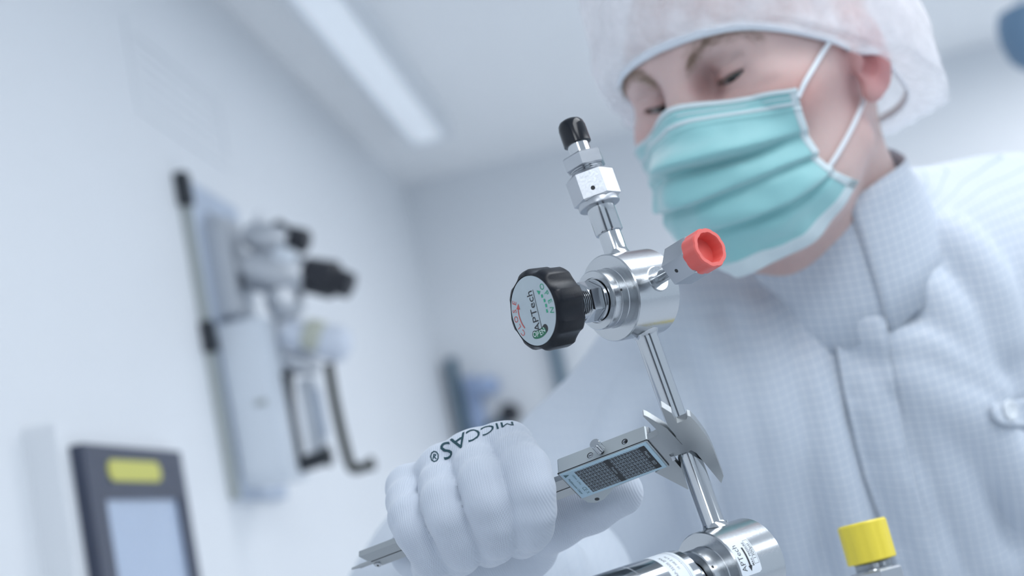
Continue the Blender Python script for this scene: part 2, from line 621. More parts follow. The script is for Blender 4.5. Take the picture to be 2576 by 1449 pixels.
def slot_poly(a0, a1, r0, r1, n=20):
    """outline of a curved slot with round ends"""
    rc, rh = (r0 + r1) / 2, (r1 - r0) / 2
    P = [(r1 * math.cos(a), r1 * math.sin(a)) for a in np.linspace(a0, a1, n)]
    P += [(rc * math.cos(a1) + rh * math.cos(a1 + t), rc * math.sin(a1) + rh * math.sin(a1 + t)) for t in np.linspace(0, math.pi, 12)[1:-1]]
    P += [(r0 * math.cos(a), r0 * math.sin(a)) for a in np.linspace(a1, a0, n)]
    P += [(rc * math.cos(a0) + rh * math.cos(a0 + t), rc * math.sin(a0) + rh * math.sin(a0 + t)) for t in np.linspace(math.pi, 2 * math.pi, 12)[1:-1]]
    return P


def sector(r0, r1, a0, a1, z, n=24):
    v = []; f = []
    for k in range(n + 1):
        a = a0 + (a1 - a0) * k / n
        v += [(r0 * math.cos(a), r0 * math.sin(a), z), (r1 * math.cos(a), r1 * math.sin(a), z)]
    for k in range(n): f.append((2 * k, 2 * k + 1, 2 * k + 3, 2 * k + 2))
    return v, f


W0, W1 = math.radians(166), math.radians(212)
disc = Geo(LF).lathe([(-0.0012, 16.9 * mm), (0.0003, 16.9 * mm), (0.0004, 16.8 * mm)], 120, axis='z').build('label_disc', M_DISC, wheel)
Geo(LF).prism(slot_poly(W0, W1, 9.6 * mm, 13.6 * mm), 0.0003, 0.00044).build('indicator_slot', M_HOLE, disc, smooth=False)
Geo(LF).prism(slot_poly(W0 + 0.02, W1 - 0.16, 9.9 * mm, 13.5 * mm), 0.0004, 0.00048).build('indicator_band', M_GREENP, disc, smooth=False)


def arc_text(s, size, r, a_mid, inward, z, fr, spread, m, name, parent, bold=0.0, sx=1.0):
    """letters along an arc; inward: letter tops point to the centre"""
    G = Geo(fr)
    k = len(s)
    for i, ch in enumerate(s):
        tv, tf = text_geo(ch, size, bold)
        if not len(tv): continue
        t = (i - (k - 1) / 2) * spread
        a = a_mid + (t if inward else -t)
        up = np.array([-math.cos(a), -math.sin(a)]) if inward else np.array([math.cos(a), math.sin(a)])
        ri = np.array([up[1], -up[0]])
        c = r * np.array([math.cos(a), math.sin(a)])
        q = c + tv[:, :1] * sx * ri + tv[:, 1:2] * up
        G.add(np.c_[q, np.full(len(q), z)], tf)
    return G.build(name, m, parent, smooth=False)


zt = 0.00055
def flat_text(s, size, cx, cy, m, name, parent, fr, z=zt, bold=0.0, sx=1.0, ang=0.0):
    tv, tf = text_geo(s, size, bold)
    x, y = tv[:, 0] * sx, tv[:, 1]
    ca, sa = math.cos(ang), math.sin(ang)
    G = Geo(fr).add(np.c_[cx + ca * x - sa * y, cy + sa * x + ca * y, np.full(len(x), z)], tf)
    return G.build(name, m, parent, smooth=False)


flat_text('APTech', 6.4 * mm, -0.2 * mm, -0.6 * mm, M_PBLACK, 'maker_name', disc, LF, bold=0.0, sx=0.98)
Geo(LF).box((-9.3 * mm, -3.7 * mm, zt - 0.0001), (9.6 * mm, -3.45 * mm, zt)).build('underline', M_PBLACK, disc, smooth=False)
arc_text('OPEN', 4.2 * mm, 14.2 * mm, math.radians(-75), False, zt, LF, 0.30, M_PGREEN, 'open_lettering', disc)
arc_text('CLOSE', 4.2 * mm, 14.2 * mm, math.radians(95), False, zt, LF, 0.28, M_PRED, 'close_lettering', disc)
arc_text('OPEN', 3.6 * mm, 11.5 * mm, math.radians(184), True, 0.00055, LF, 0.21, M_PWHITE, 'window_lettering', disc)
for k in range(4):                                          # dotted arrow beside OPEN
    a = math.radians(-75) + (k - 2) * 0.24
    w = 0.8
    c = 10.7 * mm
    Geo(LF).add([(c * math.cos(a) + dx * mm, c * math.sin(a) + dy * mm, zt) for dx, dy in ((-w, -.6), (w, -.6), (w, .6), (-w, .6))], [(0, 1, 2, 3)]).build('arrow_dash', M_PGREEN, disc, smooth=False)
a = math.radians(-75) + 2.25 * 0.24; c = 10.7 * mm
Geo(LF).add([((c + dr * mm) * math.cos(a + da), (c + dr * mm) * math.sin(a + da), zt) for dr, da in ((-1.1, -0.1), (1.1, -0.1), (0, 0.14))], [(0, 1, 2)]).build('arrow_head', M_PGREEN, disc, smooth=False)
v, f = sector(11.0 * mm, 11.7 * mm, math.radians(72), math.radians(126), zt, 18)
v += [(9.9 * mm * math.cos(1.3), 9.9 * mm * math.sin(1.3), zt), (12.8 * mm * math.cos(1.3), 12.8 * mm * math.sin(1.3), zt), (11.3 * mm * math.cos(1.05), 11.3 * mm * math.sin(1.05), zt)]
f.append((len(v) - 3, len(v) - 2, len(v) - 1))
Geo(LF).add(v, f).build('close_arrow', M_PRED, disc, smooth=False)

# inlet tube with nut, sleeve, thread, gland nut and black vinyl cap
def zl(name, prof, m, n=48, parent=asm, phase=0.0, sharp=35):
    return Geo(VF).lathe(P_(prof), n, axis='z', phase=phase).build(name, m, parent, sharp=sharp)
zl('inlet_tube', [(20, 7.6), (22.4, 6.2), (24, 5.85), (34, 5.85), (34, 7.0), (34.4, 7.25), (49.5, 7.25)], M_STEEL)
zl('nut_collar', [(48.8, 10.6), (49.2, 10.9), (51.5, 10.9), (52.5, 10.4)], M_SATIN, 64)
nut = zl('coupling_nut', [(51.6, 11.3), (52.6, 12.7), (66.0, 12.7), (67.4, 11.2), (67.5, 8.0)], M_SATIN, 6, phase=0.28, sharp=20)
pr = [(66.5, 8.6)]
for k in range(3): pr += [(67.2 + k, 9.0), (67.7 + k, 8.5)]
zl('male_thread', pr + [(70, 8.6)], M_STEEL)
zl('gland_nut', [(70, 10.3), (70.6, 11.2), (77.0, 11.2), (77.8, 10.4)], M_SATIN, 6, phase=0.75, sharp=20)
zl('tube_stub', [(77, 5.7), (86, 5.7)], M_STEEL)
capp = [(84.2, 6.4), (84.4, 7.3), (93.5, 7.25), (96.0, 6.7), (97.5, 5.6), (98.4, 3.6), (98.6, 0.0)]
zl('black_end_cap', capp, M_BLACK, 48, sharp=60)
# test hole on the face of the big nut that looks at the camera
fn = None
for k in range(6):
    a = 0.28 + (k + 0.5) * math.pi / 3
    w = VF.M @ np.array([math.cos(a), math.sin(a), 0])
    if fn is None or w @ CAMB[:, 2] < fn[0]: fn = (w @ CAMB[:, 2], a)
a = fn[1]
hf = Frame(VF.pt((11.0 * mm * math.cos(a), 11.0 * mm * math.sin(a), 56.5 * mm)), VF.M @ np.array([math.cos(a), math.sin(a), 0]), VF.M @ np.array([-math.sin(a), math.cos(a), 0]), VF.M[:, 2])
Geo(hf).lathe(P_([(-1.2, 1.15), (0.06, 1.15)]), 20).build('test_port', M_HOLE, nut)

# side outlet with satin hex nut and red cap
def yl(name, prof, m, n=48, parent=asm, phase=0.0, sharp=35):
    return Geo(VF).lathe(P_(prof), n, axis='y', phase=phase).build(name, m, parent, sharp=sharp)
yl('outlet_bore', [(20.7, 6.6), (21.9, 6.6), (22.15, 6.2), (21.9, 3.2)], M_STEEL_B, 40)
yl('outlet_tube', [(16, 3.3), (37, 3.3)], M_STEEL, 40)
n2 = yl('outlet_nut', [(36, 8.0), (37.6, 10.7), (53.0, 10.7), (53.5, 10.2)], M_SATIN, 6, phase=0.42, sharp=20)
def facet(a): return 1.0 - 0.045 * (abs(((a * 10 / (2 * math.pi)) % 1) - 0.5) * 2) ** 2
Geo(VF).lathe(P_([(52.6, 9.6), (52.8, 10.2), (61.2, 10.2), (62.0, 9.7), (62.0, 7.9), (61.2, 7.5), (55.5, 7.1), (55.3, 0.0)]), 60, axis='y', rad=facet).build('red_end_cap', M_RED, asm, sharp=30)
fn = None
for k in range(6):
    a = 0.42 + (k + 0.5) * math.pi / 3
    w = VF.M @ np.array([math.sin(a), 0, math.cos(a)])
    if fn is None or w @ (CAMB[:, 2] - 0.35 * CAMB[:, 1]) < fn[0]: fn = (w @ (CAMB[:, 2] - 0.35 * CAMB[:, 1]), a)
a = fn[1]
hf = Frame(VF.pt((9.27 * mm * math.sin(a), 44 * mm, 9.27 * mm * math.cos(a))), VF.M @ np.array([math.sin(a), 0, math.cos(a)]), VF.M[:, 1], VF.M @ np.array([math.cos(a), 0, -math.sin(a)]))
Geo(hf).lathe(P_([(-1, 1.0), (0.06, 1.0)]), 20).build('test_port', M_HOLE, n2)

# long tube down to the lower body
LOW = -144.0
zl('riser_tube', [(-20, 8.2), (-22.3, 6.3), (-24, 5.7), (LOW + 24, 5.7), (LOW + 22.3, 6.3), (LOW + 20, 8.0)], M_STEEL, 56)
VL = VF.shifted((0, 0, LOW * mm))
lowb = Geo(VL).lathe(P_([(-16, 21.2), (-15.2, 22), (14.4, 22), (15, 21.4)]), 96).build('lower_valve_body', M_STEEL_B, asm)
lr = Geo(VL).lathe(P_([(15, 15.2), (15.4, 14.9), (24.0, 14.9), (24.5, 14.4), (24.5, 10.4), (23.0, 10.2)]), 72).build('lower_bonnet_ring', M_STEEL_B, asm)
pr = [(22, 9.6)]
for k in range(7): pr += [(25 + k * 0.9, 9.8), (25.45 + k * 0.9, 9.2)]
Geo(VL).lathe(P_(pr + [(34, 9.2)]), 56).build('lower_thread', M_STEEL, asm)
act = Geo(VL).lathe(P_([(33, 16.8), (33.8, 17.6), (66, 17.6), (66.2, 17.2), (66.6, 17.2), (66.8, 17.6), (88, 17.6), (89, 16.8)]), 96).build('actuator_cylinder', M_STEEL, asm)
Geo(VL).lathe(P_([(88.6, 15.9), (90.6, 15.9), (91.6, 14.8), (91.7, 0)]), 72).build('actuator_plug', M_PLUG, act)
Geo(VL).lathe(P_([(0, 1.1), (1.6, 1.1), (1.7, 0.6)]), 16, axis='z', fr=VL.shifted((-5.5 * mm, 3.0 * mm, 21.4 * mm))).build('pin', M_STEEL, lowb)
zl('lower_tube', [(LOW - 20, 8.0), (LOW - 22.3, 6.3), (LOW - 24, 5.7), (LOW - 58, 5.7)], M_STEEL, 40)


def wrap(v, fr, R, a0, h0, flip=1):
    """flat label coordinates (x around the axis, y along it) bent onto a cylinder about the frame's x axis"""
    a = a0 + flip * v[:, 0] / R
    return fr.pt(np.c_[h0 + v[:, 1], R * np.cos(a), R * np.sin(a)])


def wrap_rect(w, h, rad, nx=24):
    """rounded rectangle as a fan-free grid"""
    xs = np.linspace(-w / 2, w / 2, nx); V = []
    for x in xs:
        e = max(0.0, abs(x) - (w / 2 - rad)); hh = h / 2 - rad + math.sqrt(max(rad * rad - e * e, 0))
        V += [(x, -hh, 0), (x, hh, 0)]
    return np.array(V), [(2 * i, 2 * i + 2, 2 * i + 3, 2 * i + 1) for i in range(nx - 1)]


def cam_angle(fr, px, py, R):
    """angle round the frame's x axis, and place along it, where the ray of a pixel meets the cylinder"""
    o = (CAM_LOC - fr.o) @ fr.M; d = nrm((C2W(PIX(px, py, 1.0)) - CAM_LOC) @ fr.M)
    A = d[1] ** 2 + d[2] ** 2; B = o[1] * d[1] + o[2] * d[2]; Cq = o[1] ** 2 + o[2] ** 2 - R * R
    t = (-B - math.sqrt(max(B * B - A * Cq, 0))) / A
    q = o + t * d
    return math.atan2(q[2], q[1]), q[0]


# pressure sticker on the lower body
a0, h0 = cam_angle(VL, 1876, 1396, 22.06 * mm)
SF = 1
v, f = wrap_rect(19 * mm, 13.5 * mm, 1.6 * mm)
st = mesh_obj('pressure_sticker', wrap(v, VL, 22.06 * mm, a0, h0), f, M_STICK, asm)


def wrapped_text(s, size, x, y, name, parent, m=M_PBLACK, fr=VL, R=22.1 * mm, a0=a0, h0=h0, sx=1.0, bold=0.0):
    tv, tf = text_geo(s, size, bold)
    tv, tf = subdivide(tv, tf, 1.2 * mm)
    # reading runs up the body, letter tops towards the knob
    q = np.c_[(x + tv[:, 0] * sx), tv[:, 1] - y]
    return mesh_obj(name, wrap(q, fr, R, a0, h0), tf, m, parent, smooth=False)


wrapped_text('APTech', 4.3 * mm, -0.5 * mm, -3.9 * mm, 'maker_name', st)
wrapped_text('MAX. PRESSURE', 1.75 * mm, 0.3 * mm, 2.3 * mm, 'lettering', st, bold=0.00002)
wrapped_text('1300psi', 2.7 * mm, 1.0 * mm, 4.7 * mm, 'lettering', st)
for (x0, x1, y0, y1) in ((-5.2, 7.2, 3.25, 3.4), (-5.2, 7.2, 6.05, 6.2), (-5.2, -5.05, 3.25, 6.2), (7.05, 7.2, 3.25, 6.2)):
    xs = np.linspace(x0, x1, 10) * mm
    V = np.array([(x, -y * mm) for x in xs for y in (y0, y1)])
    mesh_obj('frame_line', wrap(V, VL, 22.1 * mm, a0, h0), [(2 * i, 2 * i + 1, 2 * i + 3, 2 * i + 2) for i in range(9)], M_PBLACK, st, smooth=False)
xs = np.linspace(-5.5, 4.0, 12) * mm
V = [(x, y * mm) for x in xs for y in (0.55, -0.55)]; Fq = [(2 * i, 2 * i + 1, 2 * i + 3, 2 * i + 2) for i in range(11)]
V += [(-5.2 * mm, 1.3 * mm), (-5.2 * mm, -1.3 * mm), (-8.0 * mm, 0.0)]; Fq.append((len(V) - 3, len(V) - 2, len(V) - 1))
V3, Fq = subdivide(np.c_[np.array(V), np.zeros(len(V))], Fq, 0.7 * mm)
mesh_obj('flow_arrow', wrap(V3, VL, 22.12 * mm, a0, h0), Fq, M_PBLACK, st, smooth=False)

# wide paper label round the actuator
a1_, h1_ = cam_angle(VL, 1668, 1400, 17.66 * mm)
v, f = wrap_rect(34 * mm, 13 * mm, 1.5 * mm, 40)
lb = mesh_obj('actuator_label', wrap(v - [8 * mm, 0, 0], VL, 17.66 * mm, a1_, h1_), f, M_STICK, act)
for y in (-4.6, -3.6):
    xs = np.linspace(-22, 8, 24) * mm
    V = np.array([(x, q * mm) for x in xs for q in (y - 0.08, y + 0.08)])
    mesh_obj('label_line', wrap(V, VL, 17.7 * mm, a1_, h1_), [(2 * i, 2 * i + 1, 2 * i + 3, 2 * i + 2) for i in range(23)], M_PBLACK, lb, smooth=False)
wrapped_text('AP-3550S 2PW', 2.3 * mm, -7.5 * mm, -3.2 * mm, 'lettering', lb, fr=VL, R=17.7 * mm, a0=a1_, h0=h1_)
wrapped_text('10 300 Z 4 FV', 1.9 * mm, -6 * mm, 0.2 * mm, 'lettering', lb, fr=VL, R=17.7 * mm, a0=a1_, h0=h1_)
for fx, al in ((21.5, 0.0), (36, 0.15)):
    aq, hq = cam_angle(VL, *( (1793, 1426) if fx < 30 else (1711, 1415)), (14.9 if fx < 30 else 17.6) * mm)
    R = (14.9 if fx < 30 else 17.6) * mm
    fr = Frame(VL.pt((hq, R * math.cos(aq), R * math.sin(aq))), VL.M @ np.array([0, math.cos(aq), math.sin(aq)]), VL.M[:, 0], VL.M @ np.array([0, -math.sin(aq), math.cos(aq)]))
    Geo(fr).lathe(P_([(-1, 0.75), (0.05, 0.75)]), 14).build('leak_hole', M_HOLE, lr if fx < 30 else act)
aq, hq = cam_angle(VF, 1563, 729, 14.9 * mm)
fr = Frame(VF.pt((hq, 14.9 * mm * math.cos(aq), 14.9 * mm * math.sin(aq))), VF.M @ np.array([0, math.cos(aq), math.sin(aq)]), VF.M[:, 0], VF.M @ np.array([0, -math.sin(aq), math.cos(aq)]))
Geo(fr).lathe(P_([(-1, 0.6), (0.05, 0.6)]), 14).build('leak_hole', M_HOLE, bon)

# second outlet with yellow cap, to the right of the lower body
yP = nrm(vP + np.array([0.09, 0, 0]))
yx = nrm(np.cross(yP, [0, 0, 1])); yy = np.cross(yP, yx)
YF = Frame(C2W(PIX(2180, 1362, 0.80)), CAMB @ yx, CAMB @ yy, CAMB @ yP)
yb = empty('capped_fitting', YF.pt((0, 0, -0.06)), 'steel hex fitting under a bright yellow faceted plastic cap', 'fitting')
def facet2(a): return 1.0 - 0.04 * (abs(((a * 10 / (2 * math.pi)) % 1) - 0.5) * 2) ** 3
Geo(YF).lathe(P_([(-11.5, 0), (-11.5, 13.6), (-10.8, 14.1), (10.0, 14.1), (11.2, 13.2), (11.2, 0)]), 60, axis='z', rad=facet2).build('yellow_end_cap', M_YELLOW, yb, sharp=25)
pr = [(-11.6, 10.6)]
for k in range(4): pr += [(-12 - k * 1.1, 11.0), (-12.6 - k * 1.1, 10.3)]
Geo(YF).lathe(P_(list(reversed(pr + [(-17, 10.5)]))), 48, axis='z').build('thread', M_STEEL, yb)
Geo(YF).lathe(P_([(-30, 14.5), (-29, 15.6), (-17.6, 15.6), (-16.6, 14.6)]), 6, axis='z', phase=0.5).build('hex_nut', M_SATIN, yb, sharp=20)
Geo(YF).lathe(P_([(-62, 7), (-29, 7)]), 40, axis='z').build('tube', M_STEEL, yb)
# ================================================================== caliper
cRR = rayrot(1550, 1150)
ca = cRR @ np.array([0.881, -0.340, -0.32]); ca = nrm(ca)
cb = cRR @ np.array([0.464, 0.505, 0.73]); cb = nrm(cb - ca * cb.dot(ca))
cc = np.cross(ca, cb)
if cc @ (cRR @ np.array([-0.083, -0.793, 0.6])) < 0: cc = -cc
CS = 0.972 * mm
CO = PIX(1405.6, 1192.7, 0.684)
CF = Frame(C2W(CO), CAMB @ ca, CAMB @ cb, CAMB @ cc)        # x along the beam to the jaws, y across, z into the body
M_CAL = steel('satin_caliper_steel', (0.42, 0.44, 0.45), 0.36)
M_CALH = mat('silver_grey_housing', (0.42, 0.46, 0.48), 0.38, metal=0.35, bump=0.02, bscale=1500)
M_PLATE = mat('pale_blue_label_plate', (0.42, 0.58, 0.68), 0.4)
M_GLUE = mat('black_seam', (0.02, 0.022, 0.025), 0.5)


def table_mat():
    m, nt, b = new_mat('conversion_table_print')
    N, Lk = nt.nodes, nt.links
    at = N.new('ShaderNodeAttribute'); at.attribute_name = 'lab'
    sp = N.new('ShaderNodeSeparateXYZ'); Lk.new(at.outputs['Vector'], sp.inputs[0])
    def mth(op, a, bb=None):
        n = N.new('ShaderNodeMath'); n.operation = op
        for i, x in enumerate((a, bb)):
            if x is None: continue
            if isinstance(x, (int, float)): n.inputs[i].default_value = x
            else: Lk.new(x, n.inputs[i])
        return n.outputs[0]
    x, y = sp.outputs[0], sp.outputs[1]
    fx = mth('FRACT', mth('DIVIDE', x, 1.75)); fy = mth('FRACT', mth('DIVIDE', y, 1.35))
    line = mth('MAXIMUM', mth('LESS_THAN', fx, 0.13), mth('LESS_THAN', fy, 0.15))
    wn = N.new('ShaderNodeTexWhiteNoise'); wn.noise_dimensions = '2D'
    cm = N.new('ShaderNodeCombineXYZ')
    Lk.new(mth('FLOOR', mth('DIVIDE', x, 0.34)), cm.inputs[0]); Lk.new(mth('FLOOR', mth('DIVIDE', y, 0.30)), cm.inputs[1])
    Lk.new(cm.outputs[0], wn.inputs['Vector'])
    col = mth('MODULO', mth('FLOOR', mth('DIVIDE', y, 1.35)), 2.0)
    digits = mth('MULTIPLY', mth('MULTIPLY', mth('GREATER_THAN', wn.outputs['Value'], 0.55), mth('GREATER_THAN', fx, 0.38)), mth('MULTIPLY', col, 0.55))
    ink = mth('MAXIMUM', mth('MULTIPLY', line, 0.7), digits)
    mx = N.new('ShaderNodeMix'); mx.data_type = 'RGBA'
    mx.inputs[6].default_value = (0.018, 0.020, 0.026, 1); mx.inputs[7].default_value = (0.34, 0.43, 0.49, 1)
    Lk.new(ink, mx.inputs[0]); Lk.new(mx.outputs[2], b.inputs['Base Color'])
    b.inputs['Roughness'].default_value = 0.4
    return m


def S(poly): return [(a * CS, b * CS) for a, b in poly]


cal = empty('digital_caliper', CF.pt((0, 0.012, 0)), 'grey steel digital caliper clamped on the tube, conversion table on its back', 'caliper')
# beam with groove and stop screw, depth rod
beam = Geo(CF).prism(S([(-128, 7), (66, 7), (66, 21), (-125, 21)]), 1.5 * CS, 5 * CS, bev=0.2 * CS).build('beam', M_CAL, cal, sharp=20)
Geo(CF).box((-125 * CS, 14.4 * CS, 1.35 * CS), (0, 14.8 * CS, 1.6 * CS)).build('groove_line', M_GLUE, beam, smooth=False)
Geo(CF).box((-134 * CS, 15.4 * CS, 1.9 * CS), (-110 * CS, 17.4 * CS, 3.4 * CS)).build('depth_rod', M_CAL, cal, smooth=False)
Geo(CF).prism(S([(-139, 15.8), (-133, 15.5), (-133, 17.3)]), 2.0 * CS, 3.3 * CS).build('rod_tip', M_CAL, cal, smooth=False)
Geo(CF).lathe([(0.6 * CS, 1.4 * CS), (0.8 * CS, 2.0 * CS), (1.6 * CS, 2.0 * CS)], 24, axis='z', fr=CF.shifted((-123.4 * CS, 18.6 * CS, 0))).build('stop_screw', M_STEEL, beam)
Geo(CF).lathe([(0.45 * CS, 0.55 * CS), (0.7 * CS, 0.55 * CS)], 12, axis='z', fr=CF.shifted((-123.4 * CS, 18.6 * CS, 0))).build('screw_recess', M_HOLE, beam)
# slider housing (back), label plate, table
hs = Geo(CF).prism(S([(0, 0), (49.4, 0), (50, 0.6), (50, 24.6), (26, 25.4), (18, 26), (14, 29), (9, 32), (4, 32.5), (0.6, 30), (-0.6, 24.5), (-0.6, 0.6)]), 0.0, 9.6 * CS, bev=0.35 * CS).build('slider_housing', M_CALH, cal, sharp=20)
Geo(CF).prism(S([(-0.7, -0.15), (50.1, -0.15), (50.1, 24.7), (-0.7, 24.7)]), 0.25 * CS, 0.75 * CS).build('seam', M_GLUE, hs, smooth=False)
plate = Geo(CF).prism(S([(0.3, 0.5), (49, 0.5), (49, 24.2), (0.3, 24.2)]), -0.5 * CS, 0.05 * CS, bev=0.1 * CS).build('label_plate', M_PLATE, hs, smooth=False)
tb = Geo(CF).add([(a * CS, b * CS, -0.53 * CS) for a, b in ((7.6, 2.2), (47.0, 2.2), (47.0, 22.4), (7.6, 22.4))], [(0, 1, 2, 3)]).build('conversion_table', table_mat(), plate, smooth=False)
at = tb.data.attributes.new('lab', 'FLOAT_VECTOR', 'POINT')
for i, v in enumerate(((7.6, 2.2, 0), (47.0, 2.2, 0), (47.0, 22.4, 0), (7.6, 22.4, 0))): at.data[i].vector = v
for x0, x1 in ((43.8, 47.1), (24.2, 27.0)):
    Geo(CF).add([(a * CS, b * CS, -0.56 * CS) for a, b in ((x0, 2.1), (x1, 2.1), (x1, 22.5), (x0, 22.5))], [(0, 1, 2, 3)]).build('table_header', M_PBLACK, plate, smooth=False)
# label writing: reads across the label (along y), tops towards +x
TF = Frame(CF.o, CF.M[:, 1], CF.M[:, 0], -CF.M[:, 2])
M_LPRINT = mat('dark_label_print', (0.05, 0.12, 0.14), 0.5)
M_GPRINT = mat('grey_label_print', (0.40, 0.48, 0.52), 0.5)
flat_text('Metric', 2.3 * CS, 9.5 * CS, 45.3 * CS, M_GPRINT, 'lettering', plate, TF, 0.58 * CS)
flat_text('ISO', 2.3 * CS, 17.2 * CS, 45.3 * CS, M_GPRINT, 'lettering', plate, TF, 0.58 * CS)
flat_text('Fraction', 1.9 * CS, 12.2 * CS, 25.5 * CS, M_GPRINT, 'lettering', plate, TF, 0.58 * CS)
flat_text('Multifunction Caliper', 1.75 * CS, 13.4 * CS, 2.3 * CS, M_LPRINT, 'lettering', plate, TF, 0.55 * CS)
flat_text('CE', 3.0 * CS, 17.6 * CS, 5.4 * CS, M_LPRINT, 'lettering', plate, TF, 0.55 * CS)
flat_text('X', 2.6 * CS, 21.2 * CS, 5.4 * CS, M_LPRINT, 'lettering', plate, TF, 0.55 * CS)
flat_text('L-No.', 1.7 * CS, 11.6 * CS, 5.6 * CS, M_LPRINT, 'lettering', plate, TF, 0.55 * CS)
flat_text('150mm', 1.6 * CS, 6.0 * CS, 5.8 * CS, M_LPRINT, 'lettering', plate, TF, 0.55 * CS)
Geo(TF).add([(1.6 * CS, 1.6 * CS, 0.55 * CS), (4.2 * CS, 1.6 * CS, 0.55 * CS), (2.9 * CS, 4.4 * CS, 0.55 * CS)], [(0, 1, 2)]).build('triangle_mark', M_LPRINT, plate, smooth=False)
# screws and lock screw on the upper side
for a, c in ((38, 4.5), (18.3, 4.2)):
    fr = Frame(CF.pt((a * CS, 0, c * CS)), CF.M[:, 0], -CF.M[:, 1], CF.M[:, 2])
    Geo(fr).lathe([(-0.4 * CS, 1.7 * CS), (0.04 * CS, 1.7 * CS)], 24, axis='y').build('screw_bore', M_HOLE, hs)
    sc = Geo(fr).lathe([(-0.3 * CS, 1.4 * CS), (0.07 * CS, 1.35 * CS), (0.1 * CS, 1.1 * CS)], 24, axis='y', o=(0.18 * CS, 0, -0.22 * CS)).build('screw', M_STEEL, hs)
    Geo(fr).box((-0.85 * CS, 0.08 * CS, -0.42 * CS), (1.2 * CS, 0.13 * CS, -0.05 * CS)).build('cross_recess', M_HOLE, hs, smooth=False)
fr = Frame(CF.pt((25.2 * CS, 0, 3.4 * CS)), CF.M[:, 0], -CF.M[:, 1], CF.M[:, 2])
Geo(fr).lathe([(-0.4 * CS, 1.2 * CS), (2.6 * CS, 1.2 * CS)], 20, axis='y').build('lock_screw_shank', M_HOLE, hs)
def knurl(a): return 1.0 - 0.07 * (1 if (a * 20 / (2 * math.pi)) % 1 < 0.4 else 0)
Geo(fr).lathe([(2.2 * CS, 2.2 * CS), (2.5 * CS, 2.75 * CS), (8.2 * CS, 2.75 * CS), (8.6 * CS, 2.4 * CS)], 100, axis='y', rad=knurl).build('lock_screw', M_STEEL, cal, sharp=20)
fr = Frame(CF.pt((6.2 * CS, 29.6 * CS, 0)), CF.M[:, 0], CF.M[:, 1], -CF.M[:, 2])
Geo(fr).lathe([(-1 * CS, 1.3 * CS), (0.06 * CS, 1.3 * CS)], 20, axis='z').build('thumb_wheel_hole', M_HOLE, hs)
# jaws
sj = Geo(CF).prism(S([(49, 1), (56.8, -0.6), (57.4, -2.7), (56.4, -16.9), (57.2, -17.6), (58.2, -15.4), (62.1, -1.9), (62.7, 13.9), (60.5, 16.2), (53.6, 17.4), (53.9, 22), (53.9, 44.5), (49, 49.3), (41.3, 27), (49, 24.5)]), 0.9 * CS, 4.4 * CS).build('sliding_jaw', M_CAL, cal, sharp=20)
fj = Geo(CF).prism(S([(63.3, -3.6), (66.4, -17.6), (67.2, -18.3), (69.2, -11.4), (68.5, -6.6), (68.0, -3), (73.2, -3.2), (74.9, -5.6), (75.8, -4), (76.2, 2), (76.1, 8), (75.9, 14), (75.2, 20), (74.2, 26), (71.6, 38.4), (69.3, 49), (65.8, 54), (65.8, 24), (63.4, 17), (63, 13.3)]), 1.0 * CS, 4.8 * CS).build('fixed_jaw', M_CAL, cal, sharp=20)
# end of the slider: bright spring clip
Geo(CF).prism(S([(49.8, 1), (51.2, 1.2), (51.2, 3.2), (49.8, 3.4)]), 3.0 * CS, 9.0 * CS).build('slider_clip', M_STEEL, hs)
Geo(CF).prism(S([(49.8, 5), (50.9, 5.2), (50.9, 9.2), (49.8, 9.4)]), 4.8 * CS, 9.2 * CS).build('slider_clip', M_STEEL, hs)
Geo(CF).prism(S([(53.8, 19.0), (55.6, 19.2), (54.6, 22.6), (53.0, 22.8)]), 0.5 * CS, 5.5 * CS).build('roller_guide', M_STEEL, cal)
# ================================================================== person
HR = np.array([[0.6791883, -0.66010008, -0.32089116], [-0.23174283, 0.22197139, -0.94711349], [-0.69641834, -0.71763263, 0.00221309]])
HO = np.array([0.18147567, -0.1348365, 0.99119449])      # head: x left, y forward, z up; origin between the ears


def h2c(p): return HO + np.asarray(p, float) @ HR.T
def c2h(p): return (np.asarray(p, float) - HO) @ HR
def h2w(p): return C2W(h2c(p))


def hpix(p):
    q = h2c(p); q = np.atleast_2d(q)
    return q[:, :2] / q[:, 2:] * FOC + [1288, 724.5]


NECK = [c2h(PIX(1985, 250, 1.015)), c2h(PIX(2085, 620, 1.045)), c2h(PIX(2135, 900, 1.07))]
EYE = np.array([0.0315, 0.0735, 0.0180]); ER = 0.0125


def rot2(p, c, ang, ax):                         # rotate points about c round axis ax
    q = p - np.asarray(c, np.float32)
    ca, sa = math.cos(ang), math.sin(ang)
    i, j = [(1, 2), (2, 0), (0, 1)][ax]
    r = q.copy()
    r[:, i] = ca * q[:, i] - sa * q[:, j]; r[:, j] = sa * q[:, i] + ca * q[:, j]
    return r


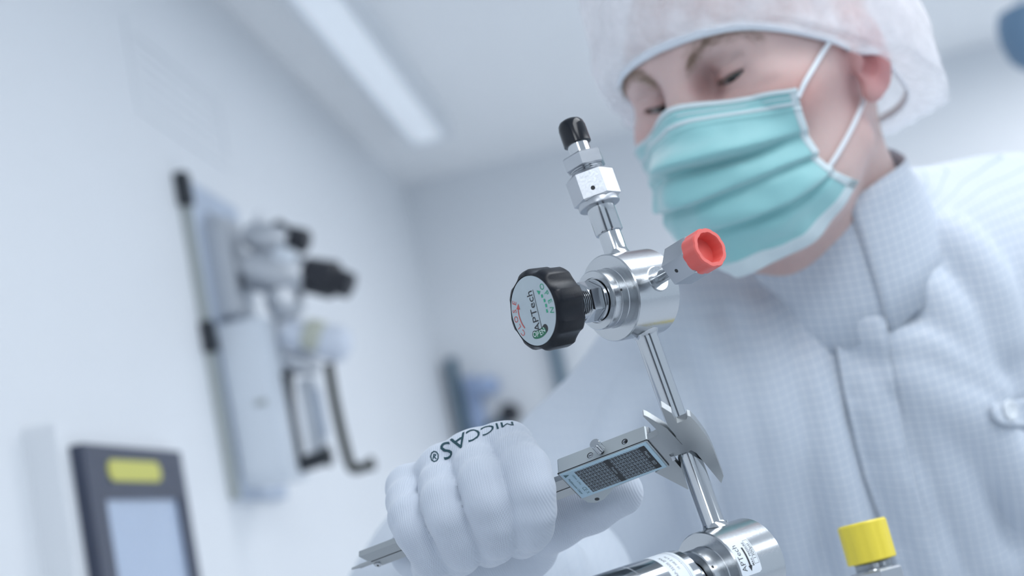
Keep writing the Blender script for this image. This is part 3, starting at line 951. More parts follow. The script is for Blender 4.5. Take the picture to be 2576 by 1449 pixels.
def sd_head(p):
    p = np.asarray(p, np.float32)
    ps = p.copy(); ps[:, 0] = np.abs(ps[:, 0])
    d = sd_ell(p, (0, -0.006, 0.046), (0.0765, 0.099, 0.088))                 # skull
    d = smin(d, sd_ell(p, (0, 0.034, 0.020), (0.0675, 0.064, 0.066)), 0.03)   # forehead and orbit block
    d = smin(d, sd_ell(p, (0, 0.030, -0.035), (0.060, 0.062, 0.066)), 0.03)   # maxilla
    d = smin(d, sd_cap(ps, (0.054, 0.004, -0.050), (0.018, 0.072, -0.088), 0.013, 0.014), 0.03)   # jaw line
    d = smin(d, sd_ell(p, (0, 0.078, -0.090), (0.020, 0.016, 0.014)), 0.02)   # chin
    d = smin(d, sd_ell(p, (0, 0.040, -0.066), (0.048, 0.045, 0.030)), 0.03)
    d = smin(d, sd_ell(ps, (0.046, 0.062, -0.010), (0.021, 0.020, 0.015)), 0.018)                 # cheekbone
    d = smin(d, sd_ell(ps, (0.056, 0.036, 0.002), (0.014, 0.035, 0.010)), 0.02)
    d = smin(d, sd_cap(ps, (0.012, 0.0885, 0.0375), (0.048, 0.073, 0.0385), 0.0095, 0.008), 0.014)  # brow
    d = smax(d, -sd_ell(ps, (0.029, 0.0990, 0.0170), (0.0185, 0.017, 0.0135)), 0.012)             # orbit
    d = smax(d, -sd_ell(ps, (0.0185, 0.0965, 0.0155), (0.0080, 0.0185, 0.0110)), 0.008)
    d = smin(d, sd_cap(p, (0, 0.093, 0.026), (0, 0.107, -0.012), 0.0085, 0.0105), 0.013)          # nose bridge
    d = smin(d, sd_cap(p, (0, 0.104, -0.010), (0, 0.113, -0.028), 0.011, 0.013), 0.008)           # nose tip
    d = smin(d, sd_ell(ps, (0.013, 0.098, -0.031), (0.009, 0.011, 0.008)), 0.006)                 # wings
    d = smin(d, sd_ell(p, (0, 0.088, -0.062), (0.024, 0.014, 0.012)), 0.012)                      # lips
    # lids: a ball over the eye, the slit cut below its middle
    e = ps - EYE.astype(np.float32)
    lid = np.linalg.norm(e, axis=1) - (ER + 0.0016)
    d = smin(d, lid, 0.0045)
    fold = np.abs(np.linalg.norm(e - np.array([0, -0.003, 0.0], np.float32), axis=1) - 0.0172)
    lz = e[:, 2] + 0.0042 - 9.0 * (e[:, 0] - 0.0005) ** 2 - 0.12 * e[:, 0]       # height above the slit's middle line
    slit = np.maximum(np.maximum(np.abs(lz) - 0.0020 * (1 - 0.8 * (e[:, 0] / 0.0125) ** 2), np.abs(e[:, 0]) - 0.0125), -(e[:, 1] - 0.002))
    d = smax(d, -slit, 0.0012)
    crease = np.maximum(np.abs(lz - 0.0085) - 0.0006, np.abs(e[:, 0]) - 0.013)
    d = d + 0.0014 * np.exp(-(np.maximum(crease, 0) / 0.0014) ** 2) * (e[:, 1] > 0)
    # neck
    d = smin(d, sd_cap(p, NECK[0], NECK[1], 0.056, 0.060), 0.03)
    d = smin(d, sd_cap(p, NECK[1], NECK[2], 0.060, 0.058), 0.03)
    # ear
    q = rot2(ps, (0.0750, -0.001, 0.003), math.radians(-14), 2)
    ear = sd_ell(q, (0.006, -0.006, 0.002), (0.0075, 0.0185, 0.031))
    ear = smax(ear, -sd_ell(q, (0.0130, 0.002, -0.004), (0.0088, 0.0085, 0.0130)), 0.003)
    ear = smax(ear, -sd_ell(q, (0.0135, -0.010, 0.013), (0.005, 0.006, 0.011)), 0.003)
    ear = smin(ear, sd_ell(q, (0.006, 0.002, -0.0255), (0.0055, 0.0080, 0.0075)), 0.005)
    ear = smin(ear, sd_ell(q, (0.008, 0.009, -0.003), (0.005, 0.004, 0.006)), 0.004)
    d = smin(d, ear, 0.005)
    return d
#ENDHEAD


def vcol(o, name, cols):
    at = o.data.attributes.new(name, 'FLOAT_COLOR', 'POINT')
    c = np.ones((len(o.data.vertices), 4), np.float32); c[:, :3] = cols
    at.data.foreach_set('color', c.ravel())


def vvec(o, name, vecs):
    at = o.data.attributes.new(name, 'FLOAT_VECTOR', 'POINT')
    at.data.foreach_set('vector', np.asarray(vecs, np.float32).ravel())


def attr_mat(name, attr, rough, sss=0.0, spec=0.4, bump=0.0, bscale=900.0, vary=0.0):
    m, nt, b = new_mat(name)
    N, Lk = nt.nodes, nt.links
    a = N.new('ShaderNodeAttribute'); a.attribute_name = attr
    src = a.outputs['Color']
    tc = N.new('ShaderNodeTexCoord')
    if vary:
        n = N.new('ShaderNodeTexNoise'); n.inputs['Scale'].default_value = 160; n.inputs['Detail'].default_value = 6
        Lk.new(tc.outputs['Object'], n.inputs['Vector'])
        mr = N.new('ShaderNodeMapRange'); mr.inputs['To Min'].default_value = 1 - vary; mr.inputs['To Max'].default_value = 1 + vary
        Lk.new(n.outputs['Fac'], mr.inputs[0])
        mx = N.new('ShaderNodeMix'); mx.data_type = 'RGBA'; mx.blend_type = 'MULTIPLY'; mx.inputs[0].default_value = 1
        Lk.new(src, mx.inputs[6]); Lk.new(mr.outputs[0], mx.inputs[7]); src = mx.outputs[2]
    Lk.new(src, b.inputs['Base Color'])
    b.inputs['Roughness'].default_value = rough
    b.inputs['Specular IOR Level'].default_value = spec
    if sss:
        b.inputs['Subsurface Weight'].default_value = sss
        b.inputs['Subsurface Radius'].default_value = (0.9, 0.35, 0.25)
        b.inputs['Subsurface Scale'].default_value = 0.006
    if bump:
        n2 = N.new('ShaderNodeTexNoise'); n2.inputs['Scale'].default_value = bscale; n2.inputs['Detail'].default_value = 3
        Lk.new(tc.outputs['Object'], n2.inputs['Vector'])
        bp = N.new('ShaderNodeBump'); bp.inputs['Strength'].default_value = bump; bp.inputs['Distance'].default_value = 0.001
        Lk.new(n2.outputs['Fac'], bp.inputs['Height']); Lk.new(bp.outputs[0], b.inputs['Normal'])
    return m


M_SKIN = attr_mat('skin', 'tint', 0.5, sss=0.25, bump=0.08, bscale=1200, vary=0.05)
M_EYE = attr_mat('eye', 'tint', 0.12, spec=0.6)
M_HAIR = mat('dark_blond_hair', (0.27, 0.19, 0.12), 0.55)
M_LASH = mat('brown_lashes', (0.12, 0.08, 0.06), 0.6)

pl = PW(2250, 1449, 1.12)
person = empty('person', (pl[0], pl[1], 0.0), 'technician in white gridded coat, hairnet and green mask looking down at the valve', 'person')

HV, HQ = surface_nets(sd_head, (-0.10, -0.125, -0.235), (0.10, 0.130, 0.140), 0.00165)
HV = relax(HV, HQ, 1, 0.4)
body = fast_mesh('body', h2w(HV), HQ, M_SKIN, person)
gs = lambda c, r: np.exp(-(((HV - np.array(c)) / np.array(r)) ** 2).sum(axis=1))
HVs = HV.copy(); HVs[:, 0] = np.abs(HVs[:, 0])
gss = lambda c, r: np.exp(-(((HVs - np.array(c)) / np.array(r)) ** 2).sum(axis=1))
base = np.array([0.64, 0.47, 0.44])
colr = np.tile(base, (len(HV), 1))
def tintmix(w, c):
    global colr
    w = np.clip(w, 0, 1)[:, None]; colr = colr * (1 - w) + w * np.array(c)
tintmix(0.75 * gss((0.052, 0.066, -0.012), (0.030, 0.03, 0.016)), (0.66, 0.29, 0.25))     # flushed cheek
tintmix(0.85 * gss((0.084, -0.006, -0.005), (0.02, 0.026, 0.035)), (0.66, 0.24, 0.24))      # ear
tintmix(0.55 * gss((0.0165, 0.09, 0.014), (0.009, 0.02, 0.012)), (0.34, 0.17, 0.17))       # inner eye corner, its shadow painted dark into the tint
tintmix(0.40 * gss((0.030, 0.088, 0.016), (0.018, 0.02, 0.006)), (0.48, 0.25, 0.22))      # lids
tintmix(0.35 * gss((0.030, 0.086, 0.004), (0.020, 0.02, 0.004)), (0.52, 0.30, 0.28))
scalp = np.clip((HV[:, 2] - 0.060 + 0.35 * (HV[:, 1] - 0.08) * -0.5) / 0.03, 0, 1) * (HV[:, 1] < 0.09)
tintmix(0.55 * scalp, (0.50, 0.36, 0.30))
tintmix(0.5 * ((HV[:, 1] < -0.05) & (HV[:, 2] > -0.05)), (0.40, 0.28, 0.20))
vcol(body, 'tint', colr)

# eyes under nearly closed lids, looking down at the work
for sx in (1, -1):
    c = EYE * [sx, 1, 1]
    gz = nrm(c2h(PIX(1640, 900, 0.70)) - c)
    x = nrm(np.cross(gz, [0, 0, 1])); y = np.cross(x, gz)
    V = []; Fq = []; colE = []
    nu, nv = 40, 28
    for i in range(nv + 1):
        t = math.pi * i / nv
        for k in range(nu):
            a = 2 * math.pi * k / nu
            V.append(c + ER * (math.cos(t) * gz + math.sin(t) * (math.cos(a) * x + math.sin(a) * y)))
            dg = math.degrees(t)
            colE.append((0.01, 0.01, 0.012) if dg < 13 else (0.10, 0.12, 0.12) if dg < 28 else (0.05, 0.05, 0.05) if dg < 31 else (0.30, 0.27, 0.27))
    for i in range(nv):
        for k in range(nu):
            k2 = (k + 1) % nu
            Fq.append((i * nu + k, i * nu + k2, (i + 1) * nu + k2, (i + 1) * nu + k))
    eo = mesh_obj('eyeball', h2w(np.array(V)), Fq, M_EYE, person, sharp=None)
    vcol(eo, 'tint', np.array(colE))


def on_head(p, up=0.0008):
    """push a head-local point onto the skin"""
    q = np.asarray(p, np.float32)[None]
    for _ in range(6):
        e = 4e-4
        g0 = float(sd_head(q)[0])
        gr = np.array([float(sd_head(q + np.eye(3, dtype=np.float32)[i][None] * e)[0]) - g0 for i in range(3)]) / e
        gr /= np.linalg.norm(gr) + 1e-9
        q = q - ((g0 - up) * gr)[None].astype(np.float32)
    return q[0].astype(float), gr


def blades(name, items, m):
    """thin tapering hairs: (root, direction, length, width)"""
    V = []; Fq = []
    for r, d, L, w in items:
        s = nrm(np.cross(d, RNG.normal(size=3))) * w
        s2 = nrm(np.cross(d, s)) * w
        b = len(V)
        V += [r + s, r - 0.5 * s + 0.87 * s2, r - 0.5 * s - 0.87 * s2, r + d * L]
        Fq += [(b, b + 1, b + 3), (b + 1, b + 2, b + 3), (b + 2, b, b + 3)]
    o = mesh_obj(name, h2w(np.array(V)), Fq, m, person, smooth=False)
    tag(o, kind='stuff')
    return o


for sx in (1, -1):
    path = spline([(0.011, 0.10, 0.0300), (0.022, 0.10, 0.0365), (0.034, 0.095, 0.0405), (0.046, 0.085, 0.0395), (0.054, 0.075, 0.0345)], 26)
    it = []
    for i, q in enumerate(path):
        t = i / 25
        pr_, nr = on_head(q * [sx, 1, 1], 0.0)
        tan = nrm((path[min(i + 1, 25)] - path[max(i - 1, 0)]) * [sx, 1, 1])
        for _ in range(int(15 * (1 - 0.55 * t))):
            off = RNG.normal(0, 1, 3) * [0.0016, 0.0005, 0.0034 * (1 - 0.5 * t)]
            it.append((pr_ + off, nrm(tan + 0.35 * nr + RNG.normal(0, 0.2, 3) + np.array([0, 0, 0.35 * (1 - 2 * t)])), 0.0060 + 0.003 * RNG.random(), 0.00016))
    blades('eyebrow', it, M_HAIR)
    it = []
    for e0 in np.linspace(-0.0115, 0.0125, 30):
        z = -0.0042 + 9.0 * (e0 - 0.0005) ** 2 + 0.12 * e0 + 0.0019
        y = math.sqrt(max((ER + 0.0012) ** 2 - e0 * e0 - z * z, 0))
        r = EYE + [e0, y, z]
        for _ in range(2):
            it.append((r * [sx, 1, 1] + RNG.normal(0, 0.0003, 3), nrm(np.array([sx * e0 * 25, 1.0, -0.85]) + RNG.normal(0, 0.12, 3)), 0.0045, 0.00016))
    blades('eyelashes', it, M_LASH)

# ------------------------------------------------------------------ face mask
MC = {0: [(0.0, 0.1125, 0.0085), (0.036, 0.0945, -0.0005), (0.069, 0.0735, -0.0065)],
      .2: [(0.0, 0.1240, -0.0130), (0.040, 0.1010, -0.0190), (0.066, 0.0715, -0.0240)],
      .4: [(0.0, 0.1290, -0.0350), (0.043, 0.1035, -0.0400), (0.0625, 0.0660, -0.0420)],
      .6: [(0.0, 0.1240, -0.0590), (0.044, 0.1000, -0.0610), (0.0625, 0.0600, -0.0570)],
      .8: [(0.0, 0.1140, -0.0830), (0.043, 0.0860, -0.0840), (0.0650, 0.0480, -0.0680)],
      1: [(0.0, 0.0930, -0.1090), (0.037, 0.0640, -0.1045), (0.0665, 0.0330, -0.0760)]}
nv_, nu_ = 130, 121
rows = []
for k in sorted(MC):
    c, q, e = [np.array(x) for x in MC[k]]
    mir = np.array([-1, 1, 1])
    rows.append(spline([e * mir, q * mir, c, q, e], nu_))
rows = np.array(rows)
MG = np.array([spline(rows[:, j], nv_) for j in range(nu_)]).transpose(1, 0, 2)      # v, u
def gnormals(G):
    a = np.gradient(G, axis=0); b = np.gradient(G, axis=1)
    n = np.cross(b, a); n /= np.linalg.norm(n, axis=2, keepdims=True) + 1e-12
    n[n[..., 1] < -0.2] *= -1
    return n
NRM = gnormals(MG)
if NRM[nv_ // 2, nu_ // 2, 1] < 0: NRM = -NRM
uu = np.linspace(-1, 1, nu_)[None, :]; vv = np.linspace(0, 1, nv_)[:, None]
disp = np.zeros((nv_, nu_))
open_ = (1 - 0.75 * np.abs(uu) ** 1.6)
for v0, amp, tilt, ph in ((0.335, 0.0085, 0.05, 0.4), (0.52, 0.0095, 0.07, 1.7), (0.71, 0.0065, 0.05, 2.9)):
    line = v0 + tilt * (uu ** 2 - 0.3) * -0.6 + 0.012 * np.sin(5 * uu + ph)
    t = vv - line
    amp = amp * (1 + 0.45 * np.sin(3.1 * uu + 2 * ph)) * (1 - 0.75 * np.clip(-uu * 1.3, 0, 1))
    disp += amp * open_ * np.where(t < 0, np.exp(-((t / 0.10) ** 2)), np.exp(-((t / 0.016) ** 2)))
    disp -= 0.55 * amp * open_ * np.exp(-(((t - 0.045) / 0.030) ** 2))
GP = MG.reshape(-1, 3)
cr = noise3(GP, 38, 1) * 0.0034 + noise3(GP * [1, 1, 1.0], 75, 2) * 0.0016
# soft diagonal pulls
dg = np.sin((GP[:, 0] * 0.8 + GP[:, 2] * 0.6) * 170 + 2.2 * noise3(GP, 22, 3)) * 0.0011
disp += (cr + dg).reshape(nv_, nu_) * np.clip(vv * 5, 0, 1) * (1 - 0.6 * np.abs(uu) ** 3)
disp += 0.0010 * (np.exp(-(((vv - 0.055) / 0.012) ** 2)) + np.exp(-(((vv - 0.155) / 0.010) ** 2)))         # seams of the nose band
MS = MG + NRM * disp[..., None]
# keep it off the skin
MP = MS.reshape(-1, 3).copy(); NP = NRM.reshape(-1, 3)
for _ in range(4):
    dv = sd_head(MP.astype(np.float32)).astype(float)
    MP += NP * np.clip(0.0016 - dv, 0, 0.004)[:, None]
MS = MP.reshape(nv_, nu_, 3)


def cloth_mat(name, color, rough=0.75, weave=0.25, wscale=2500, translucent=0.0, sheen=0.25):
    m, nt, b = new_mat(name)
    N, Lk = nt.nodes, nt.links
    b.inputs['Base Color'].default_value = (*color, 1)
    b.inputs['Roughness'].default_value = rough
    b.inputs['Specular IOR Level'].default_value = 0.25
    b.inputs['Sheen Weight'].default_value = sheen
    b.inputs['Sheen Roughness'].default_value = 0.5
    tc = N.new('ShaderNodeTexCoord')
    n2 = N.new('ShaderNodeTexNoise'); n2.inputs['Scale'].default_value = wscale; n2.inputs['Detail'].default_value = 2
    Lk.new(tc.outputs['Object'], n2.inputs['Vector'])
    bp = N.new('ShaderNodeBump'); bp.inputs['Strength'].default_value = weave; bp.inputs['Distance'].default_value = 0.0006
    Lk.new(n2.outputs['Fac'], bp.inputs['Height']); Lk.new(bp.outputs[0], b.inputs['Normal'])
    if translucent:
        tr = N.new('ShaderNodeBsdfTranslucent'); tr.inputs['Color'].default_value = (*color, 1)
        ms = N.new('ShaderNodeMixShader'); ms.inputs[0].default_value = translucent
        out = N['Material Output']
        Lk.new(b.outputs[0], ms.inputs[1]); Lk.new(tr.outputs[0], ms.inputs[2]); Lk.new(ms.outputs[0], out.inputs[0])
    return m


M_MASK = cloth_mat('green_nonwoven', (0.28, 0.57, 0.585), 0.45, 0.2, 1800, sheen=0.7)
M_MASKW = cloth_mat('white_nonwoven_edge', (0.64, 0.74, 0.77), 0.7)
M_LOOP = cloth_mat('white_elastic', (0.80, 0.84, 0.88), 0.7)
mk = Geo().grid(h2w(MS.reshape(-1, 3)).reshape(nv_, nu_, 3)).build('face_mask', M_MASK, person, sharp=None)
sm = mk.modifiers.new('thickness', 'SOLIDIFY'); sm.thickness = 0.0007; sm.offset = 0
# pale bindings along the four edges
def binding(name, pts, r):
    Geo().tube(h2w(np.array(pts)), r, 8).build(name, M_MASKW, mk)
def strip(name, lo, hi, axis, m, lift=0.0006):
    if axis == 'v': G = MS[lo:hi] + NRM[lo:hi] * lift
    else: G = MS[:, lo:hi] + NRM[:, lo:hi] * lift
    o = Geo().grid(h2w(G.reshape(-1, 3)).reshape(G.shape)).build(name, m, mk, sharp=None)
    s_ = o.modifiers.new('thickness', 'SOLIDIFY'); s_.thickness = 0.0005; s_.offset = 1
    return o
strip('top_binding', 0, 5, 'v', M_MASKW)
strip('lower_binding', nv_ - 11, nv_, 'v', M_MASKW)
strip('side_binding', nu_ - 5, nu_, 'u', M_MASKW)
strip('side_binding', 0, 5, 'u', M_MASKW)
strip('nose_band_edge', 8, 9 + 1, 'v', M_MASKW, 0.0004)
strip('nose_band', 13, 17, 'v', M_MASKW, 0.0003)


def head_hit(px, py):
    d = nrm(PIX(px, py, 1.0)); o = c2h(np.zeros(3)); dd = d @ HR
    return march(sd_head, o + 0.72 * dd, dd, 0.7)


def head_path(pix, lift, n):
    pts = []
    for q in pix:
        h = head_hit(*q)
        if h is None: continue
        pts.append(on_head(h, lift)[0])
    return spline(pts, n)


lp = head_path([(2003, 244), (2020, 208), (2042, 172), (2062, 138), (2079, 112), (2090, 96)], 0.0022, 40)
Geo().tube(h2w(lp), 0.0017, 10).build('ear_loop', M_LOOP, mk)
lp = head_path([(2078, 424), (2100, 390), (2126, 344), (2146, 304), (2158, 270), (2164, 244), (2165, 232)], 0.0024, 40)
Geo().tube(h2w(lp), 0.0017, 10).build('ear_loop', M_LOOP, mk)

# ------------------------------------------------------------------ bouffant cap
ring_c = spline([(0.0, 0.1035, 0.0475), (0.026, 0.0985, 0.0462), (0.0495, 0.0870, 0.0420), (0.0660, 0.0650, 0.0325), (0.0772, 0.0310, 0.0175), (0.0785, 0.0050, 0.0060),
                 (0.0865, -0.0060, 0.0010), (0.0800, -0.0330, -0.0120), (0.0640, -0.0730, -0.0280), (0.0360, -0.1010, -0.0370), (0.0, -0.1080, -0.0400)], 90)
ring = np.vstack([ring_c[:-1], (ring_c * [-1, 1, 1])[::-1][:-1]])
nr_ = len(ring)
CC = np.array([0, -0.012, 0.070])
rad2 = ring[:, :2] - CC[:2]
ang = np.unwrap(np.arctan2(rad2[:, 0], rad2[:, 1]))
rr = np.linalg.norm(rad2, axis=1)
hd = rad2 / rr[:, None]
back = (1 - np.cos(ang)) / 2                                   # 0 at the forehead, 1 at the nape
rows = []
nS = 70
for s in np.linspace(0, 1, nS):
    puff = 0.010 + np.where(ring[:, 0] > 0, 0.022, 0.040) * np.clip(back * 1.5, 0, 1)
    R = rr + puff
    zlow = ring[:, 2] + 0.012 - 0.020 * np.clip(back * 1.4, 0, 1)    # where the puff is widest at its lower edge
    if s < 0.14:
        t = s / 0.14
        r = rr + (R - rr) * (math.sin(t * math.pi / 2)) * 0.9
        z = ring[:, 2] * (1 - t) + zlow * t - 0.006 * np.sin(t * math.pi) * np.clip(back * 1.5, 0, 1)
    else:
        t = (s - 0.14) / 0.86
        ph = t * math.pi / 2
        top = 0.172
        bul = np.sin(np.minimum(t / 0.25, 1) * math.pi / 2)
        r = (rr + (R - rr) * (0.9 + 0.1 * bul)) * np.cos(ph) ** 0.75
        z = zlow + (top - zlow) * np.sin(ph) ** 0.95
    rows.append(np.c_[CC[0] + hd[:, 0] * r, CC[1] + hd[:, 1] * r, z])
CG = np.array(rows)
P0 = CG.reshape(-1, 3)
sg = np.repeat(np.linspace(0, 1, nS), nr_)
th = np.tile(ang, nS)
wr = 0.0030 * noise3(P0, 34, 5) + 0.0018 * noise3(P0, 70, 6)
wr += 0.0022 * np.sin(th * 34 + 3 * noise3(P0, 20, 7)) * np.exp(-sg * 5) * np.clip(sg * 25, 0, 1)
wr += 0.0028 * (1 - np.abs(noise3(P0 * [1, 1, 0.6], 28, 8))) ** 3
outv = P0 - CC; outv /= np.linalg.norm(outv, axis=1, keepdims=True)
P0 = P0 + outv * (wr * np.clip(sg * 12, 0, 1))[:, None]
for _ in range(3):
    dv = sd_head(P0.astype(np.float32)).astype(float)
    P0 += outv * np.clip(0.0012 - dv, 0, 0.01)[:, None]
CG = P0.reshape(nS, nr_, 3)


def cap_mat():
    m, nt, b = new_mat('white_sheer_nonwoven')
    N, Lk = nt.nodes, nt.links
    b.inputs['Base Color'].default_value = (0.90, 0.92, 0.96, 1)
    b.inputs['Roughness'].default_value = 0.6
    b.inputs['Specular IOR Level'].default_value = 0.3
    tl = N.new('ShaderNodeBsdfTranslucent'); tl.inputs['Color'].default_value = (0.92, 0.94, 0.97, 1)
    tp = N.new('ShaderNodeBsdfTransparent')
    m1 = N.new('ShaderNodeMixShader'); m1.inputs[0].default_value = 0.45
    m2 = N.new('ShaderNodeMixShader')
    tc = N.new('ShaderNodeTexCoord')
    n = N.new('ShaderNodeTexNoise'); n.inputs['Scale'].default_value = 45; n.inputs['Detail'].default_value = 4
    Lk.new(tc.outputs['Object'], n.inputs['Vector'])
    mr = N.new('ShaderNodeMapRange'); mr.inputs['From Min'].default_value = 0.3; mr.inputs['From Max'].default_value = 0.7
    mr.inputs['To Min'].default_value = 0.12; mr.inputs['To Max'].default_value = 0.48
    Lk.new(n.outputs['Fac'], mr.inputs[0])
    n2 = N.new('ShaderNodeTexNoise'); n2.inputs['Scale'].default_value = 150; n2.inputs['Detail'].default_value = 5
    Lk.new(tc.outputs['Object'], n2.inputs['Vector'])
    bp = N.new('ShaderNodeBump'); bp.inputs['Strength'].default_value = 0.35; bp.inputs['Distance'].default_value = 0.003
    Lk.new(n2.outputs['Fac'], bp.inputs['Height']); Lk.new(bp.outputs[0], b.inputs['Normal'])
    out = N['Material Output']
    Lk.new(b.outputs[0], m1.inputs[1]); Lk.new(tl.outputs[0], m1.inputs[2])
    Lk.new(mr.outputs[0], m2.inputs[0]); Lk.new(m1.outputs[0], m2.inputs[1]); Lk.new(tp.outputs[0], m2.inputs[2])
    Lk.new(m2.outputs[0], out.inputs[0])
    return m


bc = Geo().grid(h2w(CG.reshape(-1, 3)).reshape(CG.shape), close_u=True).build('hairnet', cap_mat(), person, sharp=None)
rp = np.vstack([ring, ring[:1]])
rp = rp + 0.0012 * nrm([0, 0, 1])
M_BAND = cloth_mat('white_elastic_band', (0.78, 0.82, 0.88), 0.7)
rpp = []
for i in range(0, len(rp), 1):
    o_ = rp[i] - CC; o_[2] = 0; rpp.append(rp[i] + nrm(o_) * 0.0018)
BG = np.array([[p + np.array([0, 0, 0.0032 * math.sin(a)]) + nrm((p - CC) * [1, 1, 0]) * 0.0014 * math.cos(a) for a in np.linspace(0, 2 * math.pi, 9)[:-1]] for p in rpp])
Geo().grid(h2w(BG.reshape(-1, 3)).reshape(BG.shape), close_u=True).build('elastic_band', M_BAND, bc, sharp=None)
#ENDCAP
# ------------------------------------------------------------------ coat (camera frame, metres)
SR, SL = PIX(1790, 985, 1.085), PIX(2600, 730, 1.15)
EL, WR = PIX(1122, 1535, 1.02), PIX(1285, 1470, 0.835)
NB = PIX(2095, 720, 1.075)


def sd_coat0(p):
    p = np.asarray(p, np.float32)
    d = sd_cap(p, SR, SL, 0.082, 0.080)
    d = smin(d, sd_cap(p, SL, PIX(2960, 1100, 1.17), 0.080, 0.070), 0.05)
    d = smin(d, sd_cap(p, PIX(1930, 1080, 1.13), PIX(2060, 2050, 1.16), 0.115, 0.125), 0.08)
    d = smin(d, sd_cap(p, PIX(2240, 960, 1.135), PIX(2420, 2050, 1.16), 0.120, 0.130), 0.09)
    d = smin(d, sd_cap(p, PIX(2500, 860, 1.16), PIX(2760, 2050, 1.19), 0.118, 0.120), 0.08)
    d = smin(d, sd_cap(p, PIX(2095, 640, 1.07), PIX(2150, 900, 1.12), 0.066, 0.09), 0.07)
    d = smin(d, sd_cap(p, PIX(2240, 690, 1.10), PIX(2560, 690, 1.16), 0.055, 0.072), 0.07)      # trapezius
    d = smin(d, sd_cap(p, SR, EL, 0.080, 0.070), 0.045)
    d = smin(d, sd_cap(p, EL, WR, 0.068, 0.047), 0.035)
    d = smin(d, sd_ell(p, PIX(1430, 1510, 0.90), (0.044, 0.055, 0.05)), 0.03)
    return d


def coat_hit(px, py, fn=sd_coat0):
    d = nrm(PIX(px, py, 1.0))
    return march(fn, 0.72 * d, d, 0.9)


RIDGES = []
def ridge(pix, r, prot, r2=None):
    pts = [coat_hit(*q) for q in pix]
    pts = [p for p in pts if p is not None]
    if len(pts) < 2: return
    P = spline(pts, 4 * len(pts))
    for i in range(len(P) - 1):
        t = i / (len(P) - 1)
        w = 1.9 * prot * (1 - 0.5 * abs(2 * t - 1))
        a = P[i] + nrm(P[i]) * (r - w); b = P[i + 1] + nrm(P[i + 1]) * (r - w)
        RIDGES.append((a, b, r))


ridge([(2230, 850), (2330, 880), (2420, 940), (2490, 1000)], 0.014, 0.0085)
ridge([(2255, 935), (2350, 985), (2440, 1060), (2520, 1170), (2576, 1260)], 0.020, 0.0120)
ridge([(2290, 1010), (2370, 1160), (2440, 1300), (2500, 1440)], 0.016, 0.0075)
ridge([(2180, 960), (2230, 1120), (2290, 1280), (2340, 1445)], 0.014, 0.006)
ridge([(2020, 930), (2065, 1120), (2120, 1300), (2160, 1445)], 0.016, 0.0085)
ridge([(1905, 800), (1925, 960), (1965, 1150), (2010, 1400)], 0.018, 0.0085)
ridge([(1795, 860), (1815, 1000), (1850, 1200), (1890, 1440)], 0.015, 0.0075)
ridge([(1700, 960), (1720, 1120), (1760, 1300)], 0.015, 0.007)
ridge([(1620, 960), (1560, 1080), (1540, 1200)], 0.014, 0.006)
ridge([(2300, 720), (2380, 820), (2430, 930)], 0.02, 0.006)
ridge([(2380, 600), (2460, 720), (2500, 860)], 0.02, 0.006)
ridge([(2150, 790), (2230, 850), (2330, 900)], 0.012, 0.006)


def sd_coat(p):
    p = np.asarray(p, np.float32)
    d = sd_coat0(p)
    near = np.abs(d) < 0.06
    if near.any():
        q = p[near]; e = d[near]
        for a, b, r in RIDGES:
            e = smin(e, sd_cap(q, a, b, r), 0.010)
        dn = CAMB.T @ np.array([0, 0, -1.0])
        # long soft hanging folds, and small crumples
        s = q @ np.float32(nrm(np.cross(dn, [0, 0, 1])))
        e = e - 0.0030 * np.sin(s * 95 + 2.5 * noise3(q * np.float32([1, 0.5, 1]), 7, 11)) * np.clip((q[:, 1] - 0.02) * 6, 0, 1)
        e = e - 0.0026 * noise3(q, 13, 12) - 0.0010 * noise3(q, 34, 13)
        d[near] = e
    # keep clear of the bare neck: the collar opening
    hole = sd_cap((p - HO.astype(np.float32)) @ HR.astype(np.float32), NECK[0], NECK[1] + 0.02 * nrm(NECK[1] - NECK[0]), 0.061, 0.063)
    d = smax(d, -hole, 0.006)
    return d


KV, KQ = surface_nets(sd_coat, (-0.18, -0.16, 0.76), (0.66, 0.47, 1.34), 0.0042)
KV = relax(KV, KQ, 1, 0.35)


